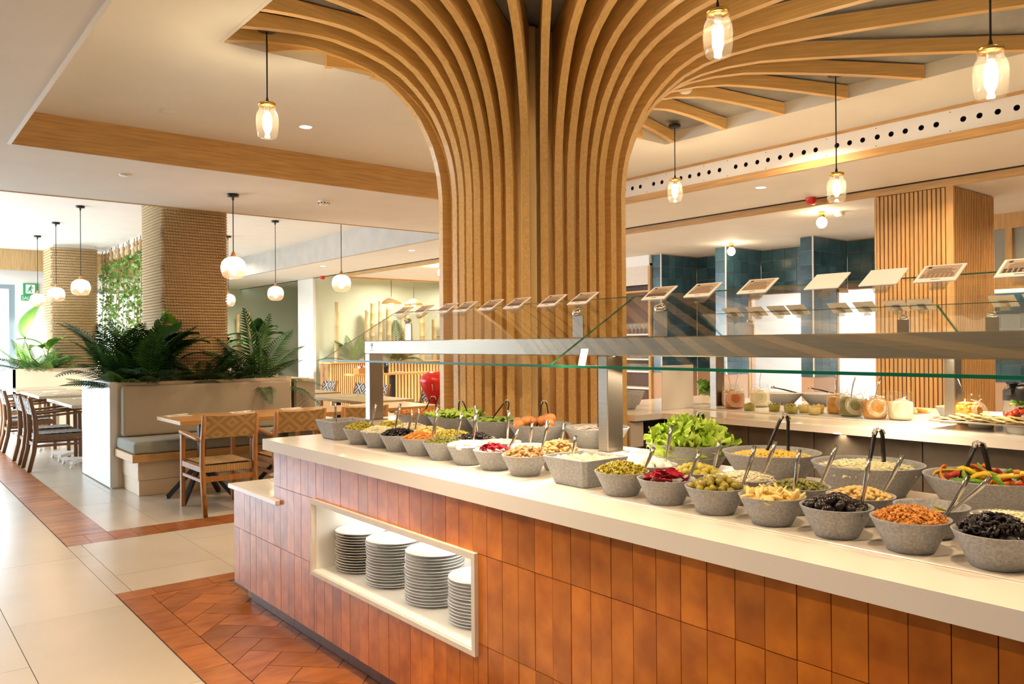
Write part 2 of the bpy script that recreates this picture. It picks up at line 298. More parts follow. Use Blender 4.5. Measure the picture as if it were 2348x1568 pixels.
def globemat():
    m, N, L, P = nt('rose_globe_glass'); N.remove(P)
    tc = N.new('ShaderNodeTexCoord'); sp = N.new('ShaderNodeSeparateXYZ'); L.new(tc.outputs['Object'], sp.inputs[0])
    mr = N.new('ShaderNodeMapRange'); mr.inputs[1].default_value = .06; mr.inputs[2].default_value = .14; L.new(sp.outputs['Z'], mr.inputs[0])
    ns = N.new('ShaderNodeTexNoise'); ns.inputs['Scale'].default_value = 45; L.new(tc.outputs['Object'], ns.inputs['Vector'])
    ad = N.new('ShaderNodeMath'); ad.operation = 'MULTIPLY_ADD'; ad.inputs[1].default_value = .12; L.new(ns.outputs['Fac'], ad.inputs[0]); 
    hz = N.new('ShaderNodeMath'); hz.operation = 'MULTIPLY'; hz.inputs[1].default_value = .34; L.new(mr.outputs[0], hz.inputs[0]); L.new(hz.outputs[0], ad.inputs[2])
    tr = N.new('ShaderNodeBsdfTransparent'); tr.inputs[0].default_value = (1,.80,.70,1)
    gl = N.new('ShaderNodeBsdfGlossy'); gl.inputs['Roughness'].default_value = .03
    lw = N.new('ShaderNodeLayerWeight'); pw = N.new('ShaderNodeMath'); pw.operation = 'POWER'; pw.inputs[1].default_value = 3; L.new(lw.outputs['Facing'], pw.inputs[0])
    q = N.new('ShaderNodeMath'); q.operation = 'MULTIPLY_ADD'; q.inputs[1].default_value = .5; q.inputs[2].default_value = .05; L.new(pw.outputs[0], q.inputs[0])
    m1 = N.new('ShaderNodeMixShader'); L.new(q.outputs[0], m1.inputs[0]); L.new(tr.outputs[0], m1.inputs[1]); L.new(gl.outputs[0], m1.inputs[2])
    tl = N.new('ShaderNodeBsdfTranslucent'); cm = N.new('ShaderNodeMix'); cm.data_type = 'RGBA'; cm.inputs[6].default_value = (.95,.58,.44,1); cm.inputs[7].default_value = (1,.93,.86,1); L.new(mr.outputs[0], cm.inputs[0]); L.new(cm.outputs[2], tl.inputs[0])
    m2 = N.new('ShaderNodeMixShader'); L.new(ad.outputs[0], m2.inputs[0]); L.new(m1.outputs[0], m2.inputs[1]); L.new(tl.outputs[0], m2.inputs[2])
    L.new(m2.outputs[0], N['Material Output'].inputs[0]); return m
M['globe'] = globemat()
# ------------------------------------------------------------------ floor
ZC, ZL, ZU, ZK, ZG = 3.157, 2.9, 3.3, 2.83, 3.25
floor = struct('floor', B().box((-4.2,-3.6,-.08), (14.7,21,-.006)), M['grout'])
struct('floor.001', B().box((7.0,-3.6,-.02), (14.7,17.9,-.001)), M['cream'])
_rc = {}
def rect_piece(name, x0, y0, x1, y1, m, parent, g=.0016, h=.006):
    wd, dp = round(x1-x0-2*g, 3), round(y1-y0-2*g, 3)
    if wd < .012 or dp < .012: return
    k = (name, wd, dp)
    if k not in _rc: _rc[k] = B().box((0,0,-h), (wd,dp,0)).mesh(name, m)
    return obj(name, _rc[k], None, parent, (x0+g, y0+g, random.uniform(-.0004,0)))
def clip(poly, x0, y0, x1, y1):
    for ax, lim, sg in ((0,x0,1),(0,x1,-1),(1,y0,1),(1,y1,-1)):
        out = []
        for i in range(len(poly)):
            a, b = poly[i], poly[(i+1)%len(poly)]
            da, db = (a[ax]-lim)*sg, (b[ax]-lim)*sg
            if da >= 0: out.append(a)
            if da*db < 0:
                t = da/(da-db); out.append((a[0]+t*(b[0]-a[0]), a[1]+t*(b[1]-a[1])))
        poly = out
        if len(poly) < 3: return []
    return poly
REG = [(-.75,2.3,1.103,17.9), (1.103,5.007,5.6,6.418), (1.433,6.748,7.0,17.9)]
for c in range(-2, 11):
    x0 = .56+.635*c
    off = 4.76+.6425*(c % 2)
    for n in range(-3, 11):
        y0 = off+1.285*n
        for (a,b,d,e) in REG:
            rect_piece('floor_tile', max(x0,a), max(y0,b), min(x0+.635,d), min(y0+1.285,e), M['cream'], floor)
y = 6.418
rect_piece('terracotta_tile', 1.108, 6.418, 1.27, 6.745, M['floorterra'], floor); rect_piece('terracotta_tile', 1.27, 6.418, 1.433, 6.745, M['floorterra'], floor)
for n in range(52): rect_piece('terracotta_tile', 1.108, 6.75+.1575*n, 1.433, 6.75+.1575*(n+1), M['floorterra'], floor)
for n in range(16): rect_piece('terracotta_tile', 1.433+.163*n, 6.418, 1.433+.163*(n+1), 6.745, M['floorterra'], floor)
for n in range(9): rect_piece('terracotta_tile', 1.108, 4.85-.316*(n+1), 1.262, 4.85-.316*n, M['floorterra'], floor)
rect_piece('terracotta_tile', 1.108, 4.85, 1.30, 5.003, M['floorterra'], floor)
for n in range(2): rect_piece('terracotta_tile', 1.30+.316*n, 4.85, 1.30+.316*(n+1), 5.003, M['floorterra'], floor)
b_ = .159
for i in range(-40, 40):
    for j in range(-14, 14):
        ox, oy = (i+4*j), i
        for (px_, py_, w_, h_) in ((0,0,2,1), (2,-1,1,2)):
            q = [((ox+px_+u*w_)*b_, (oy+py_+v*h_)*b_) for u, v in ((0,0),(1,0),(1,1),(0,1))]
            cx, cy = sum(p[0] for p in q)/4, sum(p[1] for p in q)/4
            q = [(cx+(p[0]-cx)*(1-.0036/(w_*b_)), cy+(p[1]-cy)*(1-.0036/(h_*b_))) for p in q]
            s2 = math.sqrt(.5)
            q = [(1.27+(p[0]-p[1])*s2, 4.46+(p[0]+p[1])*s2) for p in q]
            q = clip(q, 1.265, 2.2, 1.70, 4.847)
            if len(q) < 3: continue
            ar = abs(sum(q[k][0]*q[(k+1)%len(q)][1]-q[(k+1)%len(q)][0]*q[k][1] for k in range(len(q))))/2
            if ar < .0004: continue
            o0 = q[0]
            obj('terracotta_tile', B().prism([(p[0]-o0[0], p[1]-o0[1]) for p in q], -.006, 0), M['floorterra'], floor, (o0[0], o0[1], random.uniform(-.0005,0)))
# ------------------------------------------------------------------ ceilings
TX0, TX1, TY0, TY1 = 1.59, 5.455, .9, 4.57
T = .03
c_ = B()
for lo, hi in (((.8,-3.6),(TX0,6.77)), ((TX1,-3.6),(6.26,6.77)), ((TX0,-3.6),(TX1,TY0)), ((TX0,TY1),(TX1,6.77))): c_.box((*lo,ZC), (*hi,ZC+T))
struct('ceiling', c_, M['plaster'])
tr = B()
e_ = .004
for lo, hi in (((TX0-.02,TY0),(TX0+e_,TY1)), ((TX1-e_,TY0),(TX1+.02,TY1)), ((TX0-.02,TY0-.02),(TX1+.02,TY0+e_)), ((TX0-.02,TY1-e_),(TX1+.02,TY1+.02))): tr.box((*lo,ZC-.001), (*hi,ZG+.06))
struct('trim_1', tr, M['plaster'])
# the raw grey ceiling inside the opening rises gently towards the column
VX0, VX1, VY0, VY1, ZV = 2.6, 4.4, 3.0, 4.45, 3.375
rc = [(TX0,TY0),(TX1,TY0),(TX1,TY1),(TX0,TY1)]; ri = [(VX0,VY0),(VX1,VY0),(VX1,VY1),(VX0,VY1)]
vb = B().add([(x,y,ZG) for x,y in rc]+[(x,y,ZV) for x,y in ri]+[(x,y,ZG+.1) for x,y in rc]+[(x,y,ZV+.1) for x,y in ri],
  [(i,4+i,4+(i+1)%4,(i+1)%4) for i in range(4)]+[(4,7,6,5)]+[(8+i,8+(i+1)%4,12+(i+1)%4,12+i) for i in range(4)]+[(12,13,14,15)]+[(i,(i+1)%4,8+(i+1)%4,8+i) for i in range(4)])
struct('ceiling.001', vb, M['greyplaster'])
c_ = B()
for lo, hi in (((-4.2,-3.6),(.8,8.85)), ((.8,6.77),(6.26,8.85)), ((6.26,-3.6),(7.62,20.9))): c_.box((*lo,ZL), (*hi,ZL+T))
struct('ceiling.002', c_, M['plaster'])
struct('ceiling.003', B().box((-4.2,8.85,ZU), (6.26,20.9,ZU+T)), M['plaster'])
struct('ceiling.004', B().box((7.67,-3.6,ZK), (14.7,14.8,ZK+T)), M['plaster'])
struct('ceiling.005', B().box((7.67,14.8,3.0), (14.7,20.9,3.0+T)), M['plaster'])
struct('trim_2', B().box((.82,6.765,ZL-.002), (6.255,6.785,ZC+.02)), M['wood_x'])                # oak fascia at the far side of the raised ceiling
t2 = struct('trim_3', B().box((.785,-3.6,ZL+.002), (.80,6.77,ZC+.02)), M['plaster'])
struct('trim_4', B().box((.797,-3.6,ZL-.006), (.822,6.77,ZL+.012)), M['white'])
struct('trim_5', B().box((-4.2,8.83,ZL-.006), (6.26,8.856,ZL+.006)), M['wood_x'])
struct('trim_6', B().box((-4.2,8.845,ZL+.006), (6.2,8.86,ZU+.02)), M['plaster'])
struct('trim_7', B().box((6.2,8.86,ZL-.001), (6.26,20.8,ZU+.02)), M['softgrey'])
struct('trim_8', B().box((7.655,-3.6,ZK-.004), (7.675,14.8,ZL+.03)), M['wood_y'])
gr = struct('trim_9', B().box((7.600,-3.6,ZL-.004), (7.655,20.8,ZL+.03)), M['hole'])
struct('trim_10', B().box((7.67,14.78,ZK-.03), (14.6,14.84,3.02)), M['wood_x'])
struct('trim_11', B().box((-4.2,17.75,ZL), (4.6,17.8,ZU+.02)), M['oakpale'])
# perforated air panel on the step down to the service side: real round holes
vent = tag(thing('air_vent_panel', '', 'vent', (6.26,3.9,2.9)), 'long white air panel with a row of round black holes under oak trim', 'vent')
HY = [5.92,5.81,5.7,5.59,5.41,5.3,5.18,5.06,4.95,4.84,4.72,4.6,4.42,4.31,4.19,4.08,3.96,3.85,3.73,3.62,3.43,3.32,3.21,3.09,2.98,2.87,2.75,2.64,2.45,2.34,2.22,2.1,1.99,1.87]
pb = B(); zc_, hh = 3.046, .088; R_ = .021; H2 = .055
prev = 6.7
for hy in HY:
    y1, y0 = hy+H2*.98, hy-H2*.98
    pb.add([(0,prev-3.9,zc_-hh-2.9),(0,y1-3.9,zc_-hh-2.9),(0,y1-3.9,zc_+hh-2.9),(0,prev-3.9,zc_+hh-2.9)], [(0,1,2,3)])
    n = 24; ring = []; sq = []
    for k in range(n):
        a = 2*PI*k/n; cx, sx = math.cos(a), math.sin(a); e = 1/max(abs(cx),abs(sx))
        ring.append((0, hy+R_*cx-3.9, zc_+R_*sx-2.9)); sq.append((0, hy+H2*.98*cx*e-3.9, zc_+hh*sx*e-2.9))
    pb.add(ring+sq, [(k,(k+1)%n,n+(k+1)%n,n+k) for k in range(n)])
    hb = B().add([(0,R_*math.cos(2*PI*k/n),R_*math.sin(2*PI*k/n)) for k in range(n)]+[(.07,R_*math.cos(2*PI*k/n),R_*math.sin(2*PI*k/n)) for k in range(n)], [(k,n+k,n+(k+1)%n,(k+1)%n) for k in range(n)]+[tuple(range(n,2*n))])
    if hy == HY[0]: hme = hb.mesh('vent_hole', M['hole'])
    obj('vent_hole', hme, None, vent, (.0005, hy-3.9, zc_-2.9)); prev = y0
pb.add([(0,prev-3.9,zc_-hh-2.9),(0,-7.4,zc_-hh-2.9),(0,-7.4,zc_+hh-2.9),(0,prev-3.9,zc_+hh-2.9)], [(0,1,2,3)])
obj('panel', pb, M['whitepl'], vent)
obj('trim', B().box((-.012,-7.4,-.004), (.03,2.85,zc_-hh-2.9)), M['wood_y'], vent); obj('trim', B().box((-.012,-7.4,zc_+hh-2.9), (.03,2.85,ZC-2.9+.02)), M['wood_y'], vent)
sc_ = B()
for hy in (6.0,5.5,5.24,4.78,4.51,4.1,3.52,3.1,2.54):
    for dz in (-.07,.07): sc_.box((-.002,hy-3.9-.0035,zc_+dz-2.9-.0035), (.001,hy-3.9+.0035,zc_+dz-2.9+.0035))
o = obj('screws', sc_, M['slatback'], vent); o['kind'] = 'stuff'
# ------------------------------------------------------------------ walls
wl = B()
ys = [-3.6,11.5,14.5,15.2,17.6,18.2]
for i in range(0, len(ys)-1, 2): wl.box((-4.2,ys[i],0), (-4.0,ys[i+1],ZU))
for i in range(1, len(ys)-1, 2): wl.box((-4.2,ys[i],2.75), (-4.0,ys[i+1],ZU)); wl.box((-4.2,ys[i],0), (-4.0,ys[i+1],.3))
struct('wall_left', wl, M['white'])
wf = B()
for a, b, z0, z1 in ((-4.0,-3.8,0,ZU),(-1.0,-.1,0,ZU),(2.24,3.53,0,ZU),(4.65,5.0,0,ZU),(-3.8,-1.0,2.64,ZU),(-.1,2.24,2.64,ZU),(3.53,4.65,2.60,ZU),(3.53,4.65,0,.7)): wf.box((a,18.0,z0), (b,18.2,z1))
struct('wall_far', wf, M['white'])
struct('wall_far.001', B().box((5.0,18.0,0), (5.1,20.7,ZU)).box((5.0,20.7,0), (14.7,20.85,ZU)), M['sage'])
struct('wall_far.002', B().box((7.66,16.3,0), (14.6,17.05,3.02)), M['sage'])
struct('pillar_white', B().box((7.60,16.28,0), (7.66,17.07,3.02)), M['white'])
struct('wall_back', B().box((-4.2,-3.75,0), (14.7,-3.6,ZU)), M['plaster'])
struct('wall_right', B().box((14.6,-3.6,0), (14.75,20.9,ZU)), M['plaster'])
# glazed door and window of the far wall
d1 = struct('door_1', B().box((-.1,18.02,2.56),(2.24,18.12,2.64)).box((-.1,18.02,0),(0,18.12,2.56)).box((2.14,18.02,0),(2.24,18.12,2.56)).box((1.08,18.02,0),(1.2,18.12,2.56)).box((1.2,18.02,0),(2.14,18.12,.12)).box((1.2,18.02,1.0),(2.14,18.12,1.08)), M['frameblue'])
obj('pane', B().box((0,18.06,.12),(2.14,18.07,2.56)), M['glass'], d1); obj('handle', B().bar((1.25,17.98,.95),(1.25,17.98,1.25),.03,.03), M['steel'], d1)
w1 = struct('window_1', B().box((3.53,18.02,2.53),(4.65,18.12,2.60)).box((3.53,18.02,.7),(3.62,18.12,2.53)).box((4.56,18.02,.7),(4.65,18.12,2.53)).box((3.53,18.02,.7),(4.65,18.12,.78)), M['frameblue'])
obj('pane', B().box((3.62,18.06,.78),(4.56,18.07,2.53)), M['glass'], w1)
w2 = struct('window_2', B().box((-3.8,18.02,2.56),(-1.0,18.12,2.64)).box((-3.8,18.02,0),(-3.7,18.12,2.56)).box((-1.1,18.02,0),(-1.0,18.12,2.56)), M['frameblue'])
obj('pane', B().box((-3.7,18.06,0),(-1.1,18.07,2.56)), M['glass'], w2)
# tiled kitchen walls: three fins with niches between them
def tiled(name, axis, c, a0, a1, z0, z1, t, m, grout, parent=None, sgn=-1):
    """wall surface on plane axis=c between a0..a1; tiles are pieces proud of it"""
    na = max(1, round((a1-a0)/t)); nz = max(1, round((z1-z0)/t)); ta, tz = (a1-a0)/na, (z1-z0)/nz; g = .004
    bm_ = B().box((0,0,0), (ta-g, .006, tz-g)) if axis == 'y' else B().box((0,0,0), (.006, ta-g, tz-g))
    me = bm_.mesh('wall_tile', m)
    for i in range(na):
        for j in range(nz):
            a, z = a0+i*ta+g/2, z0+j*tz+g/2
            loc = (a, c-.006+random.uniform(-.0005,.0005), z) if axis == 'y' else (c-.006+random.uniform(-.0005,.0005), a, z)
            obj('wall_tile', me, None, parent, loc)
ZB = .95
for k, (ya, yb, xf) in enumerate(((8.30,8.48,10.65),(7.08,7.26,10.31),(5.70,5.88,10.36))):
    f_ = B().box((9.765,ya,0), (xf,yb,ZK))
    if xf < 10.6: f_.box((xf,ya,2.145), (10.65,yb,ZK))
    st_ = struct('wall_kitchen', f_, M['palegrout'])
    tiled('t', 'y', ya, 9.77, xf, ZB, ZK-.01, .19, M['bluetile'], None, st_)
    if xf < 10.6: tiled('t', 'y', ya, xf, 10.645, 2.16, ZK-.01, .19, M['bluetile'], None, st_)
    tiled('t', 'x', 9.765, ya, yb, ZB, ZK-.01, .19, M['bluetile'], None, st_)
    struct('trim_%d' % (12+k), B().box((9.752,ya-.012,ZB), (9.768,ya+.004,ZK)), M['whitepl'])
    if xf < 10.6: struct('trim_%d' % (15+k), B().box((xf-.005,ya-.01,0), (xf+.05,yb+.01,2.15)).box((xf-.005,ya-.01,2.10), (10.66,yb+.01,2.15)), M['oakpale'])
kb = struct('wall_kitchen', B().box((10.66,7.26,0), (10.76,8.3,ZK)).box((10.66,5.88,2.145), (10.76,7.08,ZK)).box((10.66,3.6,2.145), (10.76,5.7,ZK)).box((10.66,8.48,0), (10.76,14.8,ZK)).box((10.66,3.6,0),(10.76,4.6,2.145)), M['palegrout'])
tiled('t', 'x', 10.66, 7.265, 8.295, ZB, ZK-.01, .19, M['bluetile'], None, kb); tiled('t', 'x', 10.66, 5.885, 7.075, 2.15, ZK-.01, .19, M['bluetile'], None, kb); tiled('t', 'x', 10.66, 4.6, 5.695, 2.15, ZK-.01, .19, M['bluetile'], None, kb)
kw = struct('wall_kitchen', B().box((12.3,4.2,0), (12.4,9.2,2.6)).box((10.76,4.1,0),(12.4,4.2,2.6)).box((10.76,9.2,0),(12.4,9.3,2.6)), M['white'])
tiled('t', 'x', 12.3, 4.25, 7.1, .9, 2.35, .21, M['whitetile'], None, kw)
struct('ceiling.006', B().box((10.76,4.1,2.6), (12.4,9.3,2.65)), M['white'])
struct('door_2', B().box((12.22,7.15,.02), (12.28,8.6,2.3)), M['white'])
# panelled bar wall beside the slatted column
bw = struct('wall_bar', B().box((9.9,1.6,0), (10.0,3.9,ZK)), M['palegrout'])
tiled('t', 'x', 9.9, 2.5, 3.7, ZB, 1.95, .2, M['bluetile'], None, bw)
fr = tag(obj('panel_frame', B().box((9.84,2.0,2.66),(9.9,3.8,ZK)).box((9.84,2.0,1.99),(9.9,3.8,2.12)).box((9.84,3.60,2.12),(9.9,3.8,2.66)).box((9.84,3.36,2.12),(9.9,3.43,2.66)).box((9.84,3.12,2.12),(9.9,3.19,2.66)).box((9.84,2.88,2.12),(9.9,2.95,2.66)), M['wood_z']), 'oak frame holding tall grey panels high on the bar wall', 'wall panel')
for y0, y1 in ((3.43,3.60),(3.19,3.36),(2.95,3.12)): obj('grey_panel', B().box((9.87,y0,2.12),(9.895,y1,2.66)), M['greypanel'], fr)
solo('light_strip', B().box((9.86,2.2,1.965),(9.895,3.7,1.985)), M['led'], 'thin glowing light strip under the oak panel frame', 'light')
# ------------------------------------------------------------------ the ribbed tree column
CX, CY = 3.507, 4.07
col = tag(thing('tree_column', '', 'column', (CX, CY, 0)), 'tree-like oak column whose upright ribs curve out and fan across the ceiling', 'column')
obj('core', B().box((3.142-CX,3.694-CY,0),(3.873-CX,4.46-CY,3.36)), M['core'], col)
obj('corner_panel', B().prism([(x-CX,y-CY) for x,y in ((3.088,3.715),(3.150,3.645),(3.20,3.70),(3.14,3.76))], 0, 3.34), M['core'], col)
PROF = [(0,0),(0,1.2),(0,2.0),(0,2.40),(.006,2.48),(.018,2.57),(.04,2.66),(.075,2.755),(.12,2.84),(.175,2.925),(.24,2.995),(.32,3.06),(.42,3.125),(.55,3.175),(.72,3.21),(.92,3.228)]
# every rib: foot on the square column -> direction in plan; it runs on until it meets the edge of the ceiling opening
RIBS = [((3.05,4.528),(-1.45,.004)),((3.083,4.41),(-1.493,-.13)),((3.083,4.33),(-1.478,-.33)),((3.083,4.245),(-1.194,-.472)),((3.083,4.157),(-1.037,-.512)),((3.083,4.05),(-.893,-.524)),((3.083,3.94),(-.766,-.516)),((3.083,3.82),(-.65,-.49)),((3.083,3.665),(-.48,-.47)),
 ((3.205,3.636),(-.46,-.56)),((3.323,3.636),(-.43,-.677)),((3.426,3.636),(-.40,-.785)),((3.53,3.636),(-.375,-.893)),((3.617,3.636),(-.297,-1.023)),((3.70,3.636),(-.23,-1.148)),((3.81,3.636),(-.07,-1.37)),((3.905,3.636),(.16,-1.3)),
 ((3.92,3.65),(.85,-2.07)),((3.93,3.71),(1.52,-1.98)),((3.93,3.80),(1.52,-1.42)),((3.93,3.91),(1.52,-1.0)),((3.93,4.03),(1.52,-.61)),((3.93,4.17),(1.52,-.22)),((3.93,4.32),(1.52,.16)),((3.93,4.43),(1.2,.14)),
 ((3.12,4.50),(-1.20,.066)),((3.16,4.515),(-.89,.052)),((3.24,4.53),(-.67,.038)),((3.80,4.50),(.9,.07))]
for (fx, fy), (dx, dy) in RIBS:
    ln = math.hypot(dx, dy); dx /= ln; dy /= ln; t = math.atan2(dy, dx)
    lim = 9
    if dx > 1e-6: lim = min(lim, (TX1-fx)/dx)
    if dx < -1e-6: lim = min(lim, (TX0-fx)/dx)
    if dy > 1e-6: lim = min(lim, (TY1-fy)/dy)
    if dy < -1e-6: lim = min(lim, (TY0-fy)/dy)
    lim -= .006
    pts = [p for p in PROF if p[0] < lim-.02]
    if lim > 1.0: pts += [(.92+(lim-.92)*k/8, 3.228-.074*((k/8)**1.6)) for k in range(1, 9)]
    else: pts = [(r, z-.06*(r/lim)**2) for r, z in pts]+[(lim, 3.15)]
    lo = pts; up = []
    vtop = lambda r: 3.243+.125*max(0, min(1, (lim-r)/max(.3, lim-.45)))
    dep = -.14
    for r, z in lo:
        if z <= 2.41: up.append((dep, z))
        elif r < .17: up.append((dep, 2.40+(z-2.40)*1.8))
        else: rr = min(lim, r if r > .7 else dep+(r-.17)*1.59); up.append((rr, min(3.36, vtop(rr))))
    th = .0235; n = len(lo); v = []
    for s_ in (-th, th): v += [(r, s_, z) for r, z in lo] + [(r, s_, z) for r, z in up]
    f = []
    for i in range(n-1):
        f += [(i,i+1,n+i+1,n+i), (2*n+i,3*n+i,3*n+i+1,2*n+i+1), (i,2*n+i,2*n+i+1,i+1), (n+i,n+i+1,3*n+i+1,3*n+i)]
    f += [(0,n,3*n,2*n), (n-1,3*n-1,4*n-1,2*n-1)]
    obj('rib', B().add(v, f), M['ribwood'], col, (fx-CX, fy-CY, 0), (0,0,t))
# ------------------------------------------------------------------ slatted column by the kitchen
sc = tag(thing('slatted_column', '', 'column', (7.67,3.1,0)), 'square kitchen column clad in upright oak slats, broad on one face', 'column')
obj('body', B().box((.02,.02,0),(.93,.69,ZK)), M['slatback'], sc)
sl = B().box((-.012,-.014,.0),(.02,.014,ZK-.01)).mesh('slat', M['wood_z'])
for i in range(16): obj('slat', sl, None, sc, (0,.075+i*.0405,0))
obj('corner_post', B().box((-.012,-.012,0),(.03,.052,ZK+.06)), M['wood_z'], sc); obj('corner_post', B().box((-.012,.69,0),(.03,.715,ZK+.06)), M['wood_z'], sc)
sl2 = B().box((-.0095,-.012,0),(.0095,.02,ZK-.01)).mesh('slat', M['wood_z'])
for i in range(23): obj('slat', sl2, None, sc, (.062+i*.0385,0,0))
# ------------------------------------------------------------------ buffet counter
ct = tag(thing('buffet_counter', '', 'counter', (1.62,.2,0)), 'long buffet counter faced with tall terracotta tiles and a lit plate niche', 'counter')
def C(lo, hi, b): return b.box((lo[0]-1.62,lo[1]-.2,lo[2]), (hi[0]-1.62,hi[1]-.2,hi[2]))
NY0, NY1, NZ0, NZ1 = 2.20, 3.487, .362, .700
bd = B()
C((1.68,.2,0),(2.5,4.47,.08),bd)
C((1.632,.2,.08),(2.55,3.92,NZ0),bd); C((1.632,NY1,NZ0),(2.55,3.92,.88),bd); C((1.632,.2,NZ0),(2.55,NY0,.88),bd); C((1.632,NY0,NZ1),(2.55,NY1,.88),bd); C((2.1,NY0,NZ0),(2.55,NY1,NZ1),bd)
C((1.632,3.92,.08),(2.24,4.53,.612),bd); C((2.24,3.92,.08),(2.55,4.6,.88),bd)
obj('body', bd, M['palegrout'], ct)
def minus(r, n):   # rectangle r minus rectangle n
    (a,b,c,d), (e,f,g,h) = r, n
    if c <= e or a >= g or d <= f or b >= h: return [r]
    out = []
    if a < e: out.append((a,b,e,d))
    if c > g: out.append((g,b,c,d))
    a2, c2 = max(a,e), min(c,g)
    if b < f: out.append((a2,b,c2,f))
    if d > h: out.append((a2,h,c2,d))
    return out
_tc = {}
ROWS = [(.082,.399),(.399,.705),(.705,.881)]
for k in range(54):
    y1 = 4.528-.0822*k; y0 = y1-.0822
    if y0 < .2: break
    for z0, z1 in ROWS:
        if (y0+y1)/2 > 3.92:
            z1 = min(z1, .612)
            if z0 > .6: continue
        for (a,b,c,d) in minus((y0,z0,y1,z1), (NY0,NZ0,NY1,NZ1)):
            wd, hd = round(c-a-.0022,4), round(d-b-.0022,4)
            if wd < .006 or hd < .006: continue
            if (wd,hd) not in _tc: _tc[(wd,hd)] = B().box((0,0,0),(.010,wd,hd)).mesh('tile', M['terracotta'])
            obj('tile', _tc[(wd,hd)], None, ct, (0.002+random.uniform(-.0006,.0006), a+.0011-.2, b+.0011))
for k in range(15):
    y1 = 4.40-.29*k; obj('kick_tile', B().box((0,0,0),(.012,.288,.078)), M['kick'], ct, (.05,y1-.29-.2,.001))
# niche lining and frame
C_ = lambda lo, hi: C(lo, hi, B())
nb = B(); C((1.615,NY0,NZ0),(2.1,NY1,NZ0+.014),nb); C((1.63,NY0,NZ1-.012),(2.1,NY1,NZ1),nb); C((1.63,NY0,NZ0),(2.1,NY0+.012,NZ1),nb); C((1.63,NY1-.012,NZ0),(2.1,NY1,NZ1),nb); C((2.09,NY0,NZ0),(2.1,NY1,NZ1),nb)
obj('niche_lining', nb, M['white'], ct)
nf = B(); C((1.606,NY0-.004,NZ0-.008),(1.632,NY1+.004,NZ0+.010),nf); C((1.606,NY0-.004,NZ1-.016),(1.632,NY1+.004,NZ1+.006),nf); C((1.606,NY0-.004,NZ0+.010),(1.632,NY0+.016,NZ1-.016),nf); C((1.606,NY1-.010,NZ0+.010),(1.632,NY1+.004,NZ1-.016),nf)
obj('niche_frame', nf, M['oakwhite'], ct)
led_n = obj('niche_light', C_((1.84,NY0+.05,NZ1-.016),(1.87,NY1-.05,NZ1-.0125)), M['led'], ct)
tp = solo('countertop', B().prism([(1.60,.2),(2.62,.2),(2.62,2.42),(2.76,2.42),(2.76,4.72),(2.25,4.72),(2.25,4.045),(1.60,4.045)], .882, .937), M['quartz'], 'thick cream stone worktop carrying the rows of salad bowls', 'countertop')
obj('chilled_plate', B().cbox((1.787,2.165,.936),(2.58,3.66,.9405),.002), M['quartz2'], tp); obj('chilled_plate', B().cbox((1.787,.3,.936),(2.58,1.835,.9405),.002), M['quartz2'], tp)
solo('ledge_top', B().cbox((1.598,3.878,.614),(2.24,4.557,.639),.003), M['quartz'], 'low cream stone ledge at the end of the tiled counter', 'shelf')
TOP = .9405
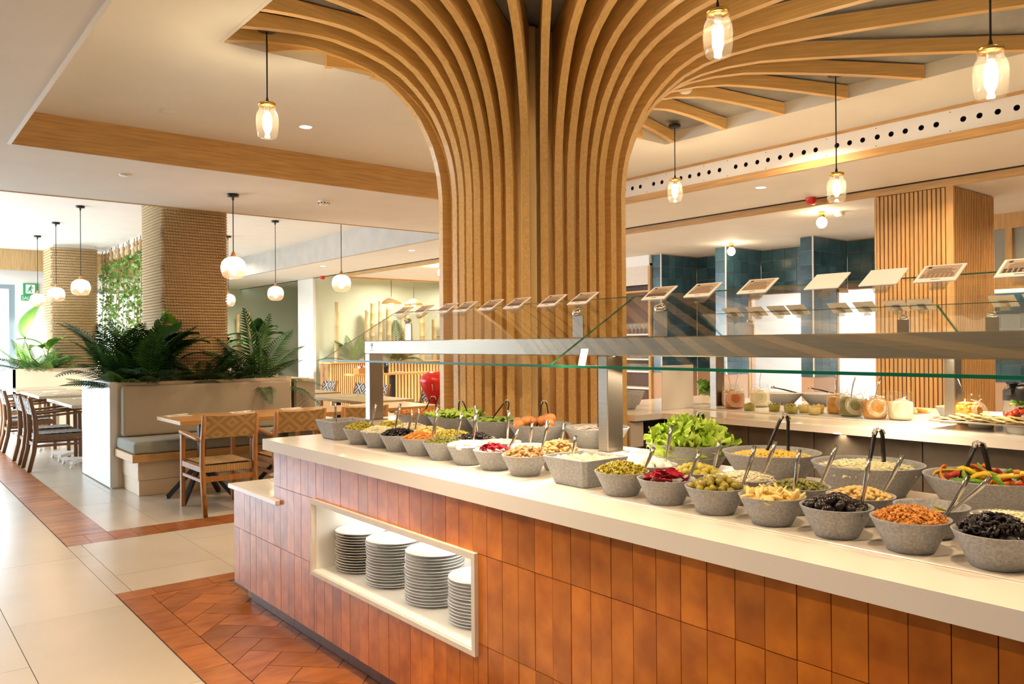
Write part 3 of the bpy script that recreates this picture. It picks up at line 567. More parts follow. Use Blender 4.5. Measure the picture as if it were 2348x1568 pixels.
# ------------------------------------------------------------------ sneeze guard on the buffet counter
def guard(label, loc, mirror, ya, yb, seams, posts, brk, beam):
    g = tag(thing('sneeze_guard', '', 'glass guard', loc), label, 'glass guard')
    s = -1 if mirror else 1
    ox, oy = loc[0], loc[1]
    # local x: 0 at post centre, towards the guests is -s
    xl, xh, zl, zh = -.385*s, .135*s, 1.33-loc[2], 1.63-loc[2]
    nb_ = [ya]+seams+[yb]
    th = .010
    for a, b in zip(nb_[:-1], nb_[1:]):
        a2, b2 = a+.003-oy, b-.003-oy
        d = Vector((xh-xl,0,zh-zl)).normalized(); n = Vector((-d.z,0,d.x))*th*.5
        if n.z < 0: n = -n
        P_ = [Vector((xl,0,zl)), Vector((xh,0,zh))]
        bb = B()
        def Q(p, y, k): return (p.x+n.x*k, y, p.z+n.z*k)
        bb.add([Q(P_[0],a2,1),Q(P_[1],a2,1),Q(P_[1],b2,1),Q(P_[0],b2,1)], [(0,1,2,3)] if not mirror else [(3,2,1,0)])
        pn = obj('glass_pane', bb, M['pane'], g)
        eb = B()
        w_ = .009
        q0 = [Q(P_[0],a2,1),Q(P_[0],b2,1),Q(P_[0],b2,-1),Q(P_[0],a2,-1)]; eb.bar((P_[0].x,a2,P_[0].z-.001),(P_[0].x,b2,P_[0].z-.001),.010,.010)
        obj('front_edge', eb, M['edge'], pn)
        obj('top_edge', B().bar((P_[1].x,a2,P_[1].z),(P_[1].x,b2,P_[1].z),.003,.004), M['edge'], pn)
        for yy in (a2, b2): obj('side_edge', B().bar((P_[0].x,yy,P_[0].z),(P_[1].x,yy,P_[1].z),.003,.006,(0,1,0)), M['edge'], pn)
    bm_ = B().cbox((-.05,beam[0]-oy,1.365-loc[2]),(.05,beam[1]-oy,1.447-loc[2]),.004)
    obj('beam', bm_, M['steel'], g)
    obj('light_strip', B().box((-.012,beam[0]+.15-oy,1.3644-loc[2]),(.004,beam[1]-.15-oy,1.3655-loc[2])), M['led'], g)
    for y in posts:
        obj('post', B().cbox((-.05,y-.03-oy,0),(.05,y+.03-oy,1.366-loc[2]),.004), M['steel'], g); obj('base_plate', B().cbox((-.07,y-.05-oy,0),(.07,y+.05-oy,.006),.002), M['steel'], g)
    for y in brk:
        k = .02*s
        bk = obj('bracket', B().add([(k-.002,y-.035-oy,1.447-loc[2]),(k-.002,y+.035-oy,1.447-loc[2]),(k-.002,y+.035-oy,1.552-loc[2]),(k-.002,y-.035-oy,1.552-loc[2]),(k+.004,y-.035-oy,1.447-loc[2]),(k+.004,y+.035-oy,1.447-loc[2]),(k+.004,y+.035-oy,1.552-loc[2]),(k+.004,y-.035-oy,1.552-loc[2])], [(3,2,1,0),(4,5,6,7),(0,1,5,4),(1,2,6,5),(2,3,7,6),(3,0,4,7)]), M['steel'], g)
        kb_ = B().lathe([(0,-.008),(.022,-.008),(.026,0),(.022,.012),(0,.014)], 20); kb2 = B().xf(kb_, TR((k-.005*s,y-oy,1.565-loc[2]), ry=-.5*s))
        obj('glass_clamp', kb2, M['chrome'], bk)
    return g
g1 = guard('slanted glass sneeze guard on steel posts over the salad bowls', (2.565,2.475,.937), False, .33, 4.556, [2.45], [4.59,2.475,.36], [4.2,2.70,2.20,.8], (.2,4.625))
# small fork emblem stamped on the beam by the end post
em = B()
for dx in (-.012,0,.012): em.box((-.0515,4.53+dx-.0018,1.418),(-.0502,4.53+dx+.0018,1.434))
em.box((-.0515,4.515,1.413),(-.0502,4.545,1.418)).box((-.0515,4.528,1.395),(-.0502,4.532,1.413))
for k in range(6): em.box((-.0515,4.505+.0085*k,1.385),(-.0502,4.511+.0085*k,1.389))
em.v = [(x, y-2.475, z-.937) for x,y,z in em.v]; e_ = obj('emblem', em, M['slatback'], g1); e_['kind'] = 'stuff'
# menu cards clipped along the upper edge of the glass
CARDY = [4.446,4.212,3.947,3.755,3.514,3.281,3.003,2.779,2.301,2.068,1.807,1.518,1.313,1.129,.89]
def card_meshes():
    out = {}
    out['board'] = B().cbox((-.066,-.055,-.003),(.066,.055,.003),.002).mesh('board', M['whitepl'])
    out['print'] = B().box((-.055,-.034,.003),(.055,.046,.0036)).mesh('print', M['print'])
    lines = B().box((-.047,.030,.0036),(-.036,.042,.0041))
    for k, (a, b_) in enumerate(((-.03,.03),(-.04,.045),(-.04,.036),(-.04,.042))): lines.box((a,.022-.009*k,.0036),(b_,.0245-.009*k,.0040))
    out['text'] = lines.mesh('text', M['ink'])
    ic = B()
    for r_ in range(2):
        for k in range(7): ic.lathe([(.0062,.0036),(.0062,.0042),(0,.0042)], 10, (-.044+.0146*k, -.014-.013*r_, 0), False)
    ic.box((-.012,-.046,.003),(.016,-.043,.0036))
    out['icons'] = ic.mesh('icons', M['ink'])
    ic = B().box((-.012,-.046,.003),(.016,-.043,.0036))
    for r_ in range(2):
        for k in range(7): ic.lathe([(.0062,.0036),(.0062,.0042),(0,.0042)], 10, (-.044+.0146*k, -.014-.013*r_, 0), False)
    out['icons2'] = ic.mesh('icons', M['inktan'])
    out['clip'] = B().box((-.022,-.050,-.030),(.022,-.046,.0)).box((-.022,-.05,-.034),(.022,.02,-.030)).box((-.022,-.046,-.007),(.022,.01,-.003)).mesh('clip', M['acrylic'])
    return out
CM = card_meshes()
def card(y, label, flip=False, group=None, x=2.695, z=1.638, back=False):
    r = tag(thing('menu_card', '', 'menu card', (x, y, z), 0, group), label, 'menu card', group)
    # board: local x runs along the counter, local y up the slope
    Rm_ = Matrix(((0,.845,-.534),(-1,0,0),(0,.534,.845))) if not back else Matrix(((0,-.845,.534),(1,0,0),(0,.534,.845)))
    e = Rm_.to_euler()
    for nm in ('board','clip'): obj(nm, CM[nm], None, r, (0,0,0), e)
    if flip: return r
    obj('print', CM['print'], None, r, (0,0,0), e)
    t_ = obj('text', CM['text'], None, r, (0,0,0), e); t_['kind'] = 'stuff'
    t_ = obj('icons', CM['icons2' if y in (2.068,1.807,1.129) else 'icons'], None, r, (0,0,0), e); t_['kind'] = 'stuff'
    return r
ordn = ['first','second','third','fourth','fifth','sixth','seventh','eighth','ninth','tenth','eleventh','twelfth','thirteenth','fourteenth','fifteenth']
for i, y in enumerate(CARDY):
    blank = i in (11,12)
    card(y, ('blank white back of the %s menu card from the end post' if blank else 'white framed tan menu card, %s along the glass from the end post') % ordn[i], blank, 'menu cards along the front glass')
# ------------------------------------------------------------------ bowls, food, spoons and tongs on the counter
BS = B().lathe([(0,0),(.048,0),(.0515,.003),(.086,.0735),(.0865,.0755),(.0835,.0758),(.080,.070),(.050,.008),(0,.006)], 40).mesh('salad_bowl', M['concrete'])
BL = B().lathe([(0,0),(.105,0),(.109,.003),(.1665,.095),(.167,.098),(.163,.0985),(.158,.092),(.107,.009),(0,.007)], 56).mesh('salad_bowl', M['concrete'])
def sqbowl(t, b_, h):
    bb = B(); e = .004
    rings = [(b_-e,0),(b_,e),(t,h-.002),(t-.001,h),(t-.008,h),(t-.012,h-.006),(b_-.006,.010)]
    v = []; f = []
    def sq(r, z, c=.012): return [(r-c,-r,z),(r,-r+c,z),(r,r-c,z),(r-c,r,z),(-r+c,r,z),(-r,r-c,z),(-r,-r+c,z),(-r+c,-r,z)]
    for r, z in rings: v += sq(r, z)
    for i in range(len(rings)-1):
        for k in range(8): f.append((i*8+k, i*8+(k+1)%8, i*8+8+(k+1)%8, i*8+8+k))
    f += [tuple(range(7,-1,-1)), tuple((len(rings)-1)*8+k for k in range(8))]
    return bb.add(v, f).mesh('square_bowl', M['concrete'])
SQ = sqbowl(.110, .080, .096)
def fm(name, c, c2=None, rough=.4, sc=30, rand=.0): return mat(name, c, rough, col2=c2 or tuple(x*.6 for x in c), scale=sc, rand=rand)
FM = dict(gol=fm('green_olive', (.52,.45,.06), (.34,.29,.03), .25, 60), bol=fm('black_olive', (.022,.017,.018), (.008,.006,.007), .16), cream=fm('cream_food', (.82,.76,.60), (.70,.62,.42), .5),
  beet=fm('beetroot', (.50,.015,.04), (.27,.006,.02), .22), gherkin=fm('gherkin', (.38,.31,.045), (.19,.17,.02), .22), corn=fm('corn_yellow', (.80,.58,.10), (.72,.46,.06), .35), babycorn=fm('baby_corn', (.82,.66,.28), (.72,.52,.16), .4),
  caper=fm('caper_green', (.24,.23,.045), (.10,.11,.02), .3, 80), chick=fm('chickpea_tan', (.76,.54,.20), (.62,.40,.12), .4), pickle=fm('pickle_slice', (.48,.40,.05), (.30,.28,.03), .25), fried=fm('fried_onion', (.66,.30,.055), (.42,.15,.025), .45, 50),
  onion=fm('pale_onion', (.84,.80,.56), (.74,.72,.40), .35), lettuce=fm('lettuce_green', (.62,.76,.12), (.34,.58,.04), .45, 24), egg=fm('boiled_egg_white', (.88,.87,.82), (.82,.80,.74), .25), shredw=fm('shredded_cheese', (.84,.80,.62), (.76,.70,.48), .5),
  nut=fm('walnut_brown', (.50,.30,.13), (.30,.15,.05), .5, 40), cashew=fm('peanut_tan', (.60,.38,.14), (.42,.24,.07), .45), carrot=fm('carrot_orange', (.78,.30,.05), (.66,.22,.03), .4), salmon=fm('melon_orange', (.80,.34,.12), (.70,.25,.07), .3),
  cuc=fm('cucumber_green', (.42,.58,.10), (.20,.40,.04), .3), radish=fm('radish_pink', (.78,.50,.48), (.70,.62,.58), .35), redp=fm('red_pepper', (.62,.05,.012), (.45,.02,.008), .2), greenp=fm('green_pepper', (.20,.42,.02), (.08,.24,.01), .2), yelp=fm('yellow_pepper', (.75,.55,.03), (.68,.42,.02), .2), orgp=fm('orange_pepper', (.78,.27,.03), (.66,.18,.015), .2),
  honey=mat('honey', (.62,.16,.012), .12, spec=.7), bread=fm('pastry_gold', (.70,.40,.12), (.50,.24,.05), .5), tomato=fm('tomato_red', (.66,.09,.05), (.50,.04,.02), .25), cheese=fm('cheese_slice', (.82,.66,.30), (.78,.58,.22), .4))
def dome(R, h, n): # points on a heaped dome
    out = []
    for i in range(n):
        u = (i+.5)/n; r = R*math.sqrt(u); a = i*2.39996+random.uniform(-.35,.35)
        out.append((r*math.cos(a), r*math.sin(a), h*(1-(r/R)**2)))
    return out
def rnd(): return Matrix.Rotation(random.uniform(0,2*PI),4,'Z') @ Matrix.Rotation(random.uniform(0,PI),4,'X') @ Matrix.Rotation(random.uniform(0,2*PI),4,'Y')
def heap(piece, n, R, z, h, lift=.003, flat=False, layers=1, base=None, sc=(.85,1.15)):
    bb = B()
    ps = piece if isinstance(piece, list) else [piece]
    if base is not None: bb.grid(lambda u, v: ((R+.004)*u*math.cos(2*PI*v), (R+.004)*u*math.sin(2*PI*v), z+h*(1-u*u)-base), 6, 18)
    for l in range(layers):
        for (x,y,q) in dome(R, h, n):
            rot = rnd() if not flat else Matrix.Rotation(random.uniform(0,2*PI),4,'Z') @ Matrix.Rotation(random.uniform(-.5,.5),4,'X')
            bb.xf(random.choice(ps), Matrix.Translation((x,y,z+q+lift-l*.008)) @ rot @ Matrix.Scale(random.uniform(*sc),4))
    return bb
def torus(R, r, n=10, m=5): return B().lathe([(R+r*math.cos(2*PI*k/m), r*math.sin(2*PI*k/m)) for k in range(m)], n, close=False).lathe([(R+r*math.cos(2*PI*(m-1)/m), r*math.sin(2*PI*(m-1)/m)), (R+r, 0)], n)
ring = torus(.0068, .0028)
ringb = B().lathe([(.0085,-.004),(.0085,.004),(.0035,.003),(.0035,-.003),(.0085,-.004)], 8)
halfring = B().tube([(.009*math.cos(t), .009*math.sin(t), 0) for t in [k*.62 for k in range(7)]], .0035, 5)
shred = B().tube([(-.018,0,0),(-.006,.003,.002),(.006,.002,-.001),(.018,-.003,.001)], .0019, 4)
shred2 = B().tube([(-.022,.004,0),(-.008,-.004,.003),(.008,.004,-.001),(.022,-.003,.002)], .0024, 4)
pea = B().sphere((0,0,0), .0062, 7, 5); caper = B().sphere((0,0,0), (.0052,.0045,.0045), 6, 5); kern = B().sphere((0,0,0), (.006,.0045,.004), 6, 4)
crumb = [B().xf(B().sphere((0,0,0), (random.uniform(.004,.009), random.uniform(.002,.004), random.uniform(.002,.004)), 5, 4, False), rnd()) for _ in range(6)]
wal = [B().xf(B().sphere((0,0,0), (random.uniform(.009,.014), random.uniform(.006,.009), random.uniform(.005,.008)), 7, 5, False), rnd()) for _ in range(6)]
cash = B().tube([(.010*math.cos(t), .010*math.sin(t), 0) for t in [k*.5 for k in range(6)]], [.002,.0042,.005,.005,.0042,.002], 6)
stick = B().tube([(-.02,0,0),(0,.002,0),(.02,0,0)], [.0045,.006,.003], 6)
chunk = B().lathe([(0,-.008),(.0105,-.008),(.0115,0),(.0105,.008),(0,.008)], 9)
slicep = B().lathe([(0,-.0015),(.015,-.0015),(.0155,0),(.015,.0015),(0,.0015)], 14)
crink = B().grid(lambda u, v: (.018*(u-.5)*2*math.sqrt(max(.05,1-(v*1.0)**2*.9)), .026*(v-.3), .0016*math.sin(u*26)), 16, 4, False)
def leafy(s):
    ph = random.uniform(0,6)
    return B().grid(lambda u, v: (s*((.35+.65*v)*(u-.5)*1.5), s*(v-.5)+s*.12*v*math.sin(u*23+ph), s*(.25*math.sin(v*2.5)+.16*v*v*math.sin(u*21+ph)+.12*v*v*v*math.sin(u*43+ph*2))), 22, 5)
BOWLS = {}
def bowl(k, x, y, what, big=False, sq=False, sc=1, where=''):
    z = TOP if not sq else .937
    nm = 'square_bowl' if sq else 'salad_bowl'
    o = solo(nm, SQ if sq else BL if big else BS, None, what, 'bowl', (x,y,z), (0,0,random.uniform(0,6) if not sq else 0), 'grey bowls on the salad counter')
    if sc != 1: o.scale = (sc,sc,sc)
    BOWLS[k] = (x,y,z); return o
def fill(k, bb, m, name, label, cat='food'):
    o = solo(name, bb, m, label, cat, BOWLS[k]); o['kind'] = 'stuff'; return o
def singles(k, me, pts, name, label, group, rots=None, cat='food'):
    x, y, z = BOWLS[k]
    first = bpy.data.objects.new(name, me); 
    for i, (a,b,c) in enumerate(pts):
        o = first if i == 0 else first.copy()
        COL.objects.link(o); o.location = (x+a,y+b,z+c); o.rotation_euler = rots() if rots else rnd().to_euler(); o.scale = (random.uniform(.92,1.08),)*3
        tag(o, label, cat, group)
FX, SX = 1.862, 2.04
R0, Z0 = .076, .071
front = [('f1','sliced green olives'),('f2','crinkle cut beetroot'),('f3','gherkin chunks'),('f4','baby corn pieces'),('f5','whole black olives'),('f6','crispy fried onion'),('f7','sliced black olives')]
for i, (k, wh) in enumerate(front): bowl(k, FX, 1.75-.18*i, 'small grey bowl of %s in the front row' % wh)
sec = [('eggs','peeled white eggs'),('olives','whole green olives'),('cheese','shredded white cheese'),('capers','green capers'),('chick','chickpeas'),('pickle','few pickle slices'),('onion','pale onion strips')]
for i, (k, wh) in enumerate(sec): bowl(k, SX, 1.78-.18*i, 'small grey bowl of %s in the second row' % wh)
gl = [('g1','yellow green olive rings'),('g2','grated pale cheese'),('g3','dark olive pieces'),('g4','golden fried crumbs'),('g5','mixed green capers'),('g6','white cream cheese'),('g7','red beetroot slices'),('g8','walnut pieces')]
for i, (k, wh) in enumerate(gl): bowl(k, 1.875, 3.49-.178*i, 'small grey bowl of %s in the far front group' % wh)
hl = [('h1','olive mix beside the post'),('h2','pasta shapes'),('h3','chickpea salad'),('h4','yellow olives'),('h5','shiny black olives'),('h6','pale yellow strips'),('h7','cream dressing'),('h8','peanuts in shells')]
for i, (k, wh) in enumerate(hl): bowl(k, 2.05, 3.50-.178*i, 'small grey bowl of %s behind the far group' % wh)
bowl('sqL', 1.93, 3.79, 'square grey dish standing alone at the counter end', sq=True); bowl('sq2', 1.93, 1.985, 'square grey dish of white cubes between two bowl groups', sq=True)
for k, x, y, wh, s in (('L1',2.48,3.89,'shredded carrot',.925),('L2',2.50,3.575,'light green salad',.925),('L3',2.54,3.26,'cucumber slices',.925),('L4',2.56,2.95,'orange melon wedges',.925),('L5',2.65,2.65,'pink radish',.92),('lettuce',2.46,1.955,'curly green lettuce',1),('corn',2.46,1.60,'yellow corn',1),('cab',2.45,1.25,'shredded cabbage',1),('pep',2.46,.905,'mixed pepper strips',1)):
    bowl(k, x, y, 'large grey bowl of %s in the back row' % wh, big=True, sc=s)
# stuff: heaps nobody could count
fill('f1', heap(ring,110,R0,Z0,.026,layers=2,base=.004), FM['gol'], 'olive_rings', 'heap of sliced green olives in the front row')
fill('f4', heap([stick,stick,slicep],34,R0,Z0,.012,base=.004), FM['babycorn'], 'baby_corn', 'pale yellow baby corn pieces in a small bowl')
fill('f6', heap(crumb,330,R0,Z0,.024,layers=2,base=.003), FM['fried'], 'fried_onion', 'heap of golden crispy fried onion')
fill('f7', heap([halfring,ringb],150,.066,Z0+.002,.028,layers=1,base=.004), FM['bol'], 'olive_slices', 'heap of sliced black olives in the front row')
fill('cheese', heap(shred,170,R0,Z0,.016,layers=2,base=.003,flat=True), FM['shredw'], 'shredded_cheese', 'shredded white cheese in the second row')
fill('capers', heap(caper,210,R0,Z0-.002,.018,layers=2,base=.003), FM['caper'], 'capers', 'heap of green capers in the second row')
fill('onion', heap(shred2,60,R0,Z0-.006,.012,flat=True,base=.003), FM['onion'], 'onion_strips', 'pale onion strips in the second row')
fill('g1', heap(ring,90,R0,Z0,.026,base=.004), FM['gol'], 'olive_rings', 'yellow green olive rings next to the square dish')
fill('g2', heap(shred,150,R0,Z0,.022,flat=True,base=.003), FM['shredw'], 'grated_cheese', 'grated pale cheese in the far front group')
fill('g3', heap(ringb,90,R0,Z0,.022,base=.004), FM['bol'], 'olive_pieces', 'dark olive pieces in the far front group')
fill('g4', heap(crumb,200,R0,Z0,.024,base=.003), FM['fried'], 'fried_crumbs', 'golden fried crumbs in the far front group')
fill('g5', heap([caper,crumb[0]],170,R0,Z0,.020,base=.003), FM['caper'], 'caper_mix', 'mixed green capers in the far front group')
fill('g6', heap(B().sphere((0,0,0),(.02,.016,.010),8,5),26,R0,Z0,.012,base=.002,flat=True), FM['egg'], 'cream_cheese', 'white cream cheese in the far front group')
fill('g8', heap(wal,70,R0,Z0,.026,layers=2,base=.004), FM['nut'], 'walnut_pieces', 'heap of brown walnut pieces')
fill('h1', heap(B().sphere((0,0,0),(.009,.009,.011),8,5),44,R0,Z0,.018,base=.004), FM['gol'], 'olive_mix', 'green olive mix beside the steel post')
fill('h2', heap(halfring,80,R0,Z0,.018,base=.003), FM['cream'], 'pasta_shapes', 'pale pasta shapes behind the dark olives')
fill('h3', heap(pea,120,R0,Z0,.020,base=.003), FM['babycorn'], 'chickpea_salad', 'yellow chickpea salad behind the fried crumbs')
fill('h4', heap(B().sphere((0,0,0),.008,8,5),50,R0,Z0,.016,base=.004), FM['gol'], 'yellow_olives', 'round yellow olives behind the caper mix')
fill('h6', heap(shred2,60,R0,Z0-.004,.010,flat=True,base=.003), FM['cream'], 'pale_strips', 'pale yellow strips behind the beetroot slices')
fill('h7', B().grid(lambda u,v:(.076*u*math.cos(2*PI*v),.076*u*math.sin(2*PI*v),.060+.002*math.sin(u*9)),6,24), FM['cream'], 'dressing', 'smooth cream dressing in a small grey bowl')
fill('h8', heap(cash,60,R0,Z0,.026,layers=2,base=.004,sc=(1,1.4)), FM['cashew'], 'peanuts', 'heap of tan peanuts beside the square dish')
fill('sqL', B().box((-.085,-.085,.05),(.085,.085,.056)), FM['cream'], 'white_sauce', 'white sauce inside the square dish at the counter end')
cube = B().box((-.008,-.008,-.008),(.008,.008,.008))
bb = B().box((-.088,-.088,.05),(.088,.088,.068))
for _ in range(150): bb.xf(cube, Matrix.Translation((random.uniform(-.085,.085),random.uniform(-.085,.085),.074+random.uniform(0,.012))) @ rnd())
fill('sq2', bb, FM['shredw'], 'white_cubes', 'white diced cheese filling the square dish')
fill('L1', heap(shred2,190,.14,.084,.018,layers=2,base=.004,flat=True,sc=(1.2,1.8)), FM['carrot'], 'shredded_carrot', 'orange shredded carrot in the far back bowl')
fill('L2', heap([leafy(.05),leafy(.06)],50,.13,.082,.02,base=.01,flat=True), FM['lettuce'], 'green_salad', 'light green salad leaves in a large bowl')
fill('corn', heap(kern,620,.135,.075,.020,base=.003,sc=(1,1.3)), FM['corn'], 'corn_kernels', 'yellow corn kernels in a large bowl')
fill('cab', heap(shred2,330,.135,.076,.020,layers=2,flat=True,base=.004,sc=(.9,1.4)), FM['onion'], 'shredded_cabbage', 'pale green shredded cabbage in a large bowl')
fill('L5', heap(slicep,70,.13,.074,.010,flat=True,base=.003), FM['radish'], 'radish_slices', 'pink radish slices in a large bowl behind the post')
fill('lettuce', heap([leafy(.055),leafy(.065),leafy(.075),leafy(.06)],170,.140,.080,.070,base=.03,sc=(.85,1.15)), FM['lettuce'], 'lettuce_leaves', 'curly green lettuce leaves piled high in a large bowl')
# single pieces that can be told apart
dn = lambda n, h=.022, z=Z0, R=.07: [(a,b,z+c+.004) for a,b,c in dome(R,h,n)]
ol = B().sphere((0,0,0), (.0125,.0125,.0155), 14, 9).mesh('black_olive', FM['bol'])
singles('f5', ol, dn(30,.026,.063)+dn(12,.012,.052,.05), 'black_olive', 'whole shiny black olive heaped in the front row bowl', 'black olives in the front bowl')
singles('h5', B().sphere((0,0,0),(.0125,.0125,.0155),12,7).mesh('black_olive', FM['bol']), dn(24,.022,.063), 'black_olive', 'whole black olive heaped behind the white cream cheese', 'black olives in the far bowl')
singles('olives', B().sphere((0,0,0),(.0125,.0125,.014),12,7).mesh('green_olive', FM['gol']), dn(32,.022,.062), 'green_olive', 'whole green olive heaped in the second row bowl', 'green olives in the second row')
singles('eggs', B().sphere((0,0,0),(.0165,.0165,.020),12,8).mesh('peeled_egg', FM['egg']), dn(17,.018,.060,.062), 'peeled_egg', 'small peeled white egg heaped in the second row bowl', 'eggs in the second row')
singles('chick', pea.mesh('chickpea', FM['chick']), dn(120,.022,.066,.074)+dn(40,.012,.06,.06), 'chickpea', 'single tan chickpea heaped behind the black olives', 'chickpeas in the second row')
singles('f2', crink.mesh('beetroot_slice', FM['beet']), dn(34,.022,.068,.06), 'beetroot_slice', 'crinkle cut red beetroot slice in the front row bowl', 'beetroot slices in the front bowl', lambda: (random.uniform(-.7,.7), random.uniform(-.6,.6), random.uniform(0,6)))
singles('g7', crink.mesh('beetroot_slice', FM['beet']), dn(26,.020,.069,.06), 'beetroot_slice', 'red beetroot slice in the bowl before the walnuts', 'beetroot slices in the far bowl', lambda: (random.uniform(-.7,.7), random.uniform(-.6,.6), random.uniform(0,6)))
singles('f3', chunk.mesh('gherkin_chunk', FM['gherkin']), dn(38,.028,.064)+dn(10,.01,.055,.05), 'gherkin_chunk', 'short green gherkin chunk heaped in the front row bowl', 'gherkin chunks in the front bowl')
singles('pickle', slicep.mesh('pickle_slice', FM['pickle']), [(.02,-.01,.058),(-.015,.02,.056),(.03,.03,.055),(-.03,-.02,.055),(0,-.035,.055),(.045,0,.06)], 'pickle_slice', 'thin yellow pickle slice low in a nearly empty bowl', 'pickle slices in the second row', lambda: (random.uniform(-.4,.4), random.uniform(-.4,.4), 0))
wedge = B().tube([(.05*math.cos(t), .05*math.sin(t), 0) for t in [k*.25-.6 for k in range(6)]], [.006,.017,.022,.022,.017,.006], 7).mesh('melon_wedge', FM['salmon'])
singles('L4', wedge, [(a-.02,b,.072+c) for a,b,c in dome(.095,.045,15)], 'melon_wedge', 'orange melon wedge piled in a large grey bowl', 'melon wedges', lambda: (random.uniform(-.6,.6), random.uniform(-.5,.5), random.uniform(0,6)))
singles('L3', B().lathe([(0,-.002),(.021,-.002),(.0225,0),(.021,.002),(0,.002)],16).mesh('cucumber_slice', FM['cuc']), [(a,b,.08+c) for a,b,c in dome(.125,.012,42)], 'cucumber_slice', 'round green cucumber slice in a large grey bowl', 'cucumber slices', lambda: (random.uniform(-.6,.6), random.uniform(-.6,.6), 0))
for nm, n in (('redp',12),('greenp',10),('yelp',8),('orgp',9)):
    stp = B().strip([(.045*math.cos(t), .03*math.sin(t), .004*math.sin(3*t)) for t in [k*.42 for k in range(8)]], .013, .004, (0,0,1)).mesh('pepper_strip', FM[nm])
    cn = {'redp':'red','greenp':'green','yelp':'yellow','orgp':'orange'}[nm]
    singles('pep', stp, [(a,b,.078+c) for a,b,c in [(q[0]*random.uniform(.7,1), q[1]*random.uniform(.8,1), q[2]) for q in dome(.115,.022,n)]], 'pepper_strip', 'curved %s pepper strip in the large bowl of peppers' % cn, '%s pepper strips' % cn, lambda: (random.uniform(-.8,.8), random.uniform(-.6,.6), random.uniform(0,6)))
SP = {
 'f1':((1.941,1.684,1.090),(1.917,1.704,1.021)), 'eggs':((2.092,1.738,1.144),(2.072,1.754,1.003)), 'f2':((1.941,1.504,1.094),(1.910,1.530,1.003)),
 'olives':((2.100,1.551,1.109),(2.083,1.565,1.013)), 'f3':((1.947,1.319,1.128),(1.917,1.344,1.007)), 'cheese':((2.114,1.360,1.123),(2.080,1.388,1.011)),
 'f4':((1.917,1.163,1.136),(1.903,1.175,1.003)), 'capers':((2.123,1.172,1.129),(2.085,1.204,1.009)), 'f5':((1.924,0.978,1.132),(1.907,0.992,1.003)),
 'chick':((2.127,0.989,1.120),(2.080,1.028,1.008)), 'f6':((1.964,0.765,1.110),(1.917,0.804,1.006)), 'pickle':((2.153,0.788,1.082),(2.090,0.840,1.012)),
 'sqL':((1.900,3.814,1.124),(1.905,3.810,1.019)), 'g1':((1.932,3.443,1.135),(1.915,3.458,1.029)), 'g2':((1.953,3.249,1.144),(1.931,3.266,1.021)),
 'g3':((1.923,3.094,1.128),(1.905,3.110,1.006)), 'h3':((2.012,3.175,1.125),(1.995,3.188,1.023)), 'g4':((1.934,2.908,1.135),(1.914,2.924,1.012)),
 'h4':((2.001,3.005,1.141),(1.992,3.013,1.037)), 'g5':((1.935,2.729,1.136),(1.918,2.744,1.009)), 'g6':((1.897,2.582,1.142),(1.892,2.586,1.008)),
 'h5':((2.052,2.786,1.154),(2.056,2.783,1.012)), 'g7':((1.946,2.364,1.091),(1.909,2.394,1.005)), 'h7':((2.062,2.422,1.104),(2.056,2.427,1.026)),
 'g8':((1.942,2.190,1.136),(1.920,2.208,1.018)), 'h8':((2.069,2.238,1.114),(2.051,2.254,1.014)), 'sq2':((1.905,2.005,1.103),(1.895,2.013,1.025)),
 'h6':((2.076,2.589,1.146),(2.071,2.593,1.015))}
WH = dict(front+sec+gl+hl); WH.update(sqL='white sauce', sq2='white cubes')
for k, (a, b) in SP.items():
    a, b = Vector(a), Vector(b); d = (a-b); e = b-d*.33
    side = d.cross(Vector((.63,.78,0))).normalized()
    bow = Vector((-.63,-.78,0)).cross(d).normalized().cross(d).normalized()*.0  
    n = d.cross(side).normalized()
    pts = [e, b, b+d*.35+n*.004, b+d*.7+n*.005, a+n*.001]
    o_ = Vector(BOWLS[k]); sb = B().strip([p-e for p in pts], [.006,.0065,.009,.012,.0115], .0022, side)
    sb.xf(B().sphere((0,0,0), (.014,.010,.004), 8, 5), Matrix.Translation((0,0,-.002)))
    solo('serving_spoon', sb, M['steelp'], 'steel spoon handle standing in the bowl of %s' % WH[k], 'spoon', e, (0,0,0), 'spoons in the salad bowls')
# ------------------------------------------------------------------ tongs
TG = {'L1':((2.531,3.849,1.120),(2.489,3.882,1.025),(2.550,3.834,1.019)), 'L2':((2.521,3.558,1.115),(2.507,3.569,1.022),(2.557,3.529,1.021)),
 'L3':((2.580,3.228,1.128),(2.507,3.287,1.011),(2.574,3.233,1.011)), 'L4':((2.578,2.935,1.139),(2.548,2.960,1.007),(2.601,2.917,1.006)),
 'L5':((2.670,2.633,1.115),(2.655,2.645,1.012),(2.701,2.607,1.012)), 'lettuce':((2.492,1.929,1.149),(2.451,1.962,1.017),(2.507,1.917,1.016)),
 'corn':((2.498,1.569,1.164),(2.441,1.616,1.018),(2.506,1.563,1.017)), 'cab':((2.478,1.227,1.142),(2.451,1.249,1.014),(2.492,1.216,1.014)), 'pep':((2.440,0.921,1.131),(2.397,0.956,1.021),(2.468,0.898,1.017))}
TW = {'L1':'shredded carrot','L2':'light green salad','L3':'cucumber slices','L4':'orange melon wedges','L5':'pink radish','lettuce':'curly green lettuce','corn':'yellow corn','cab':'shredded cabbage','pep':'mixed pepper strips'}
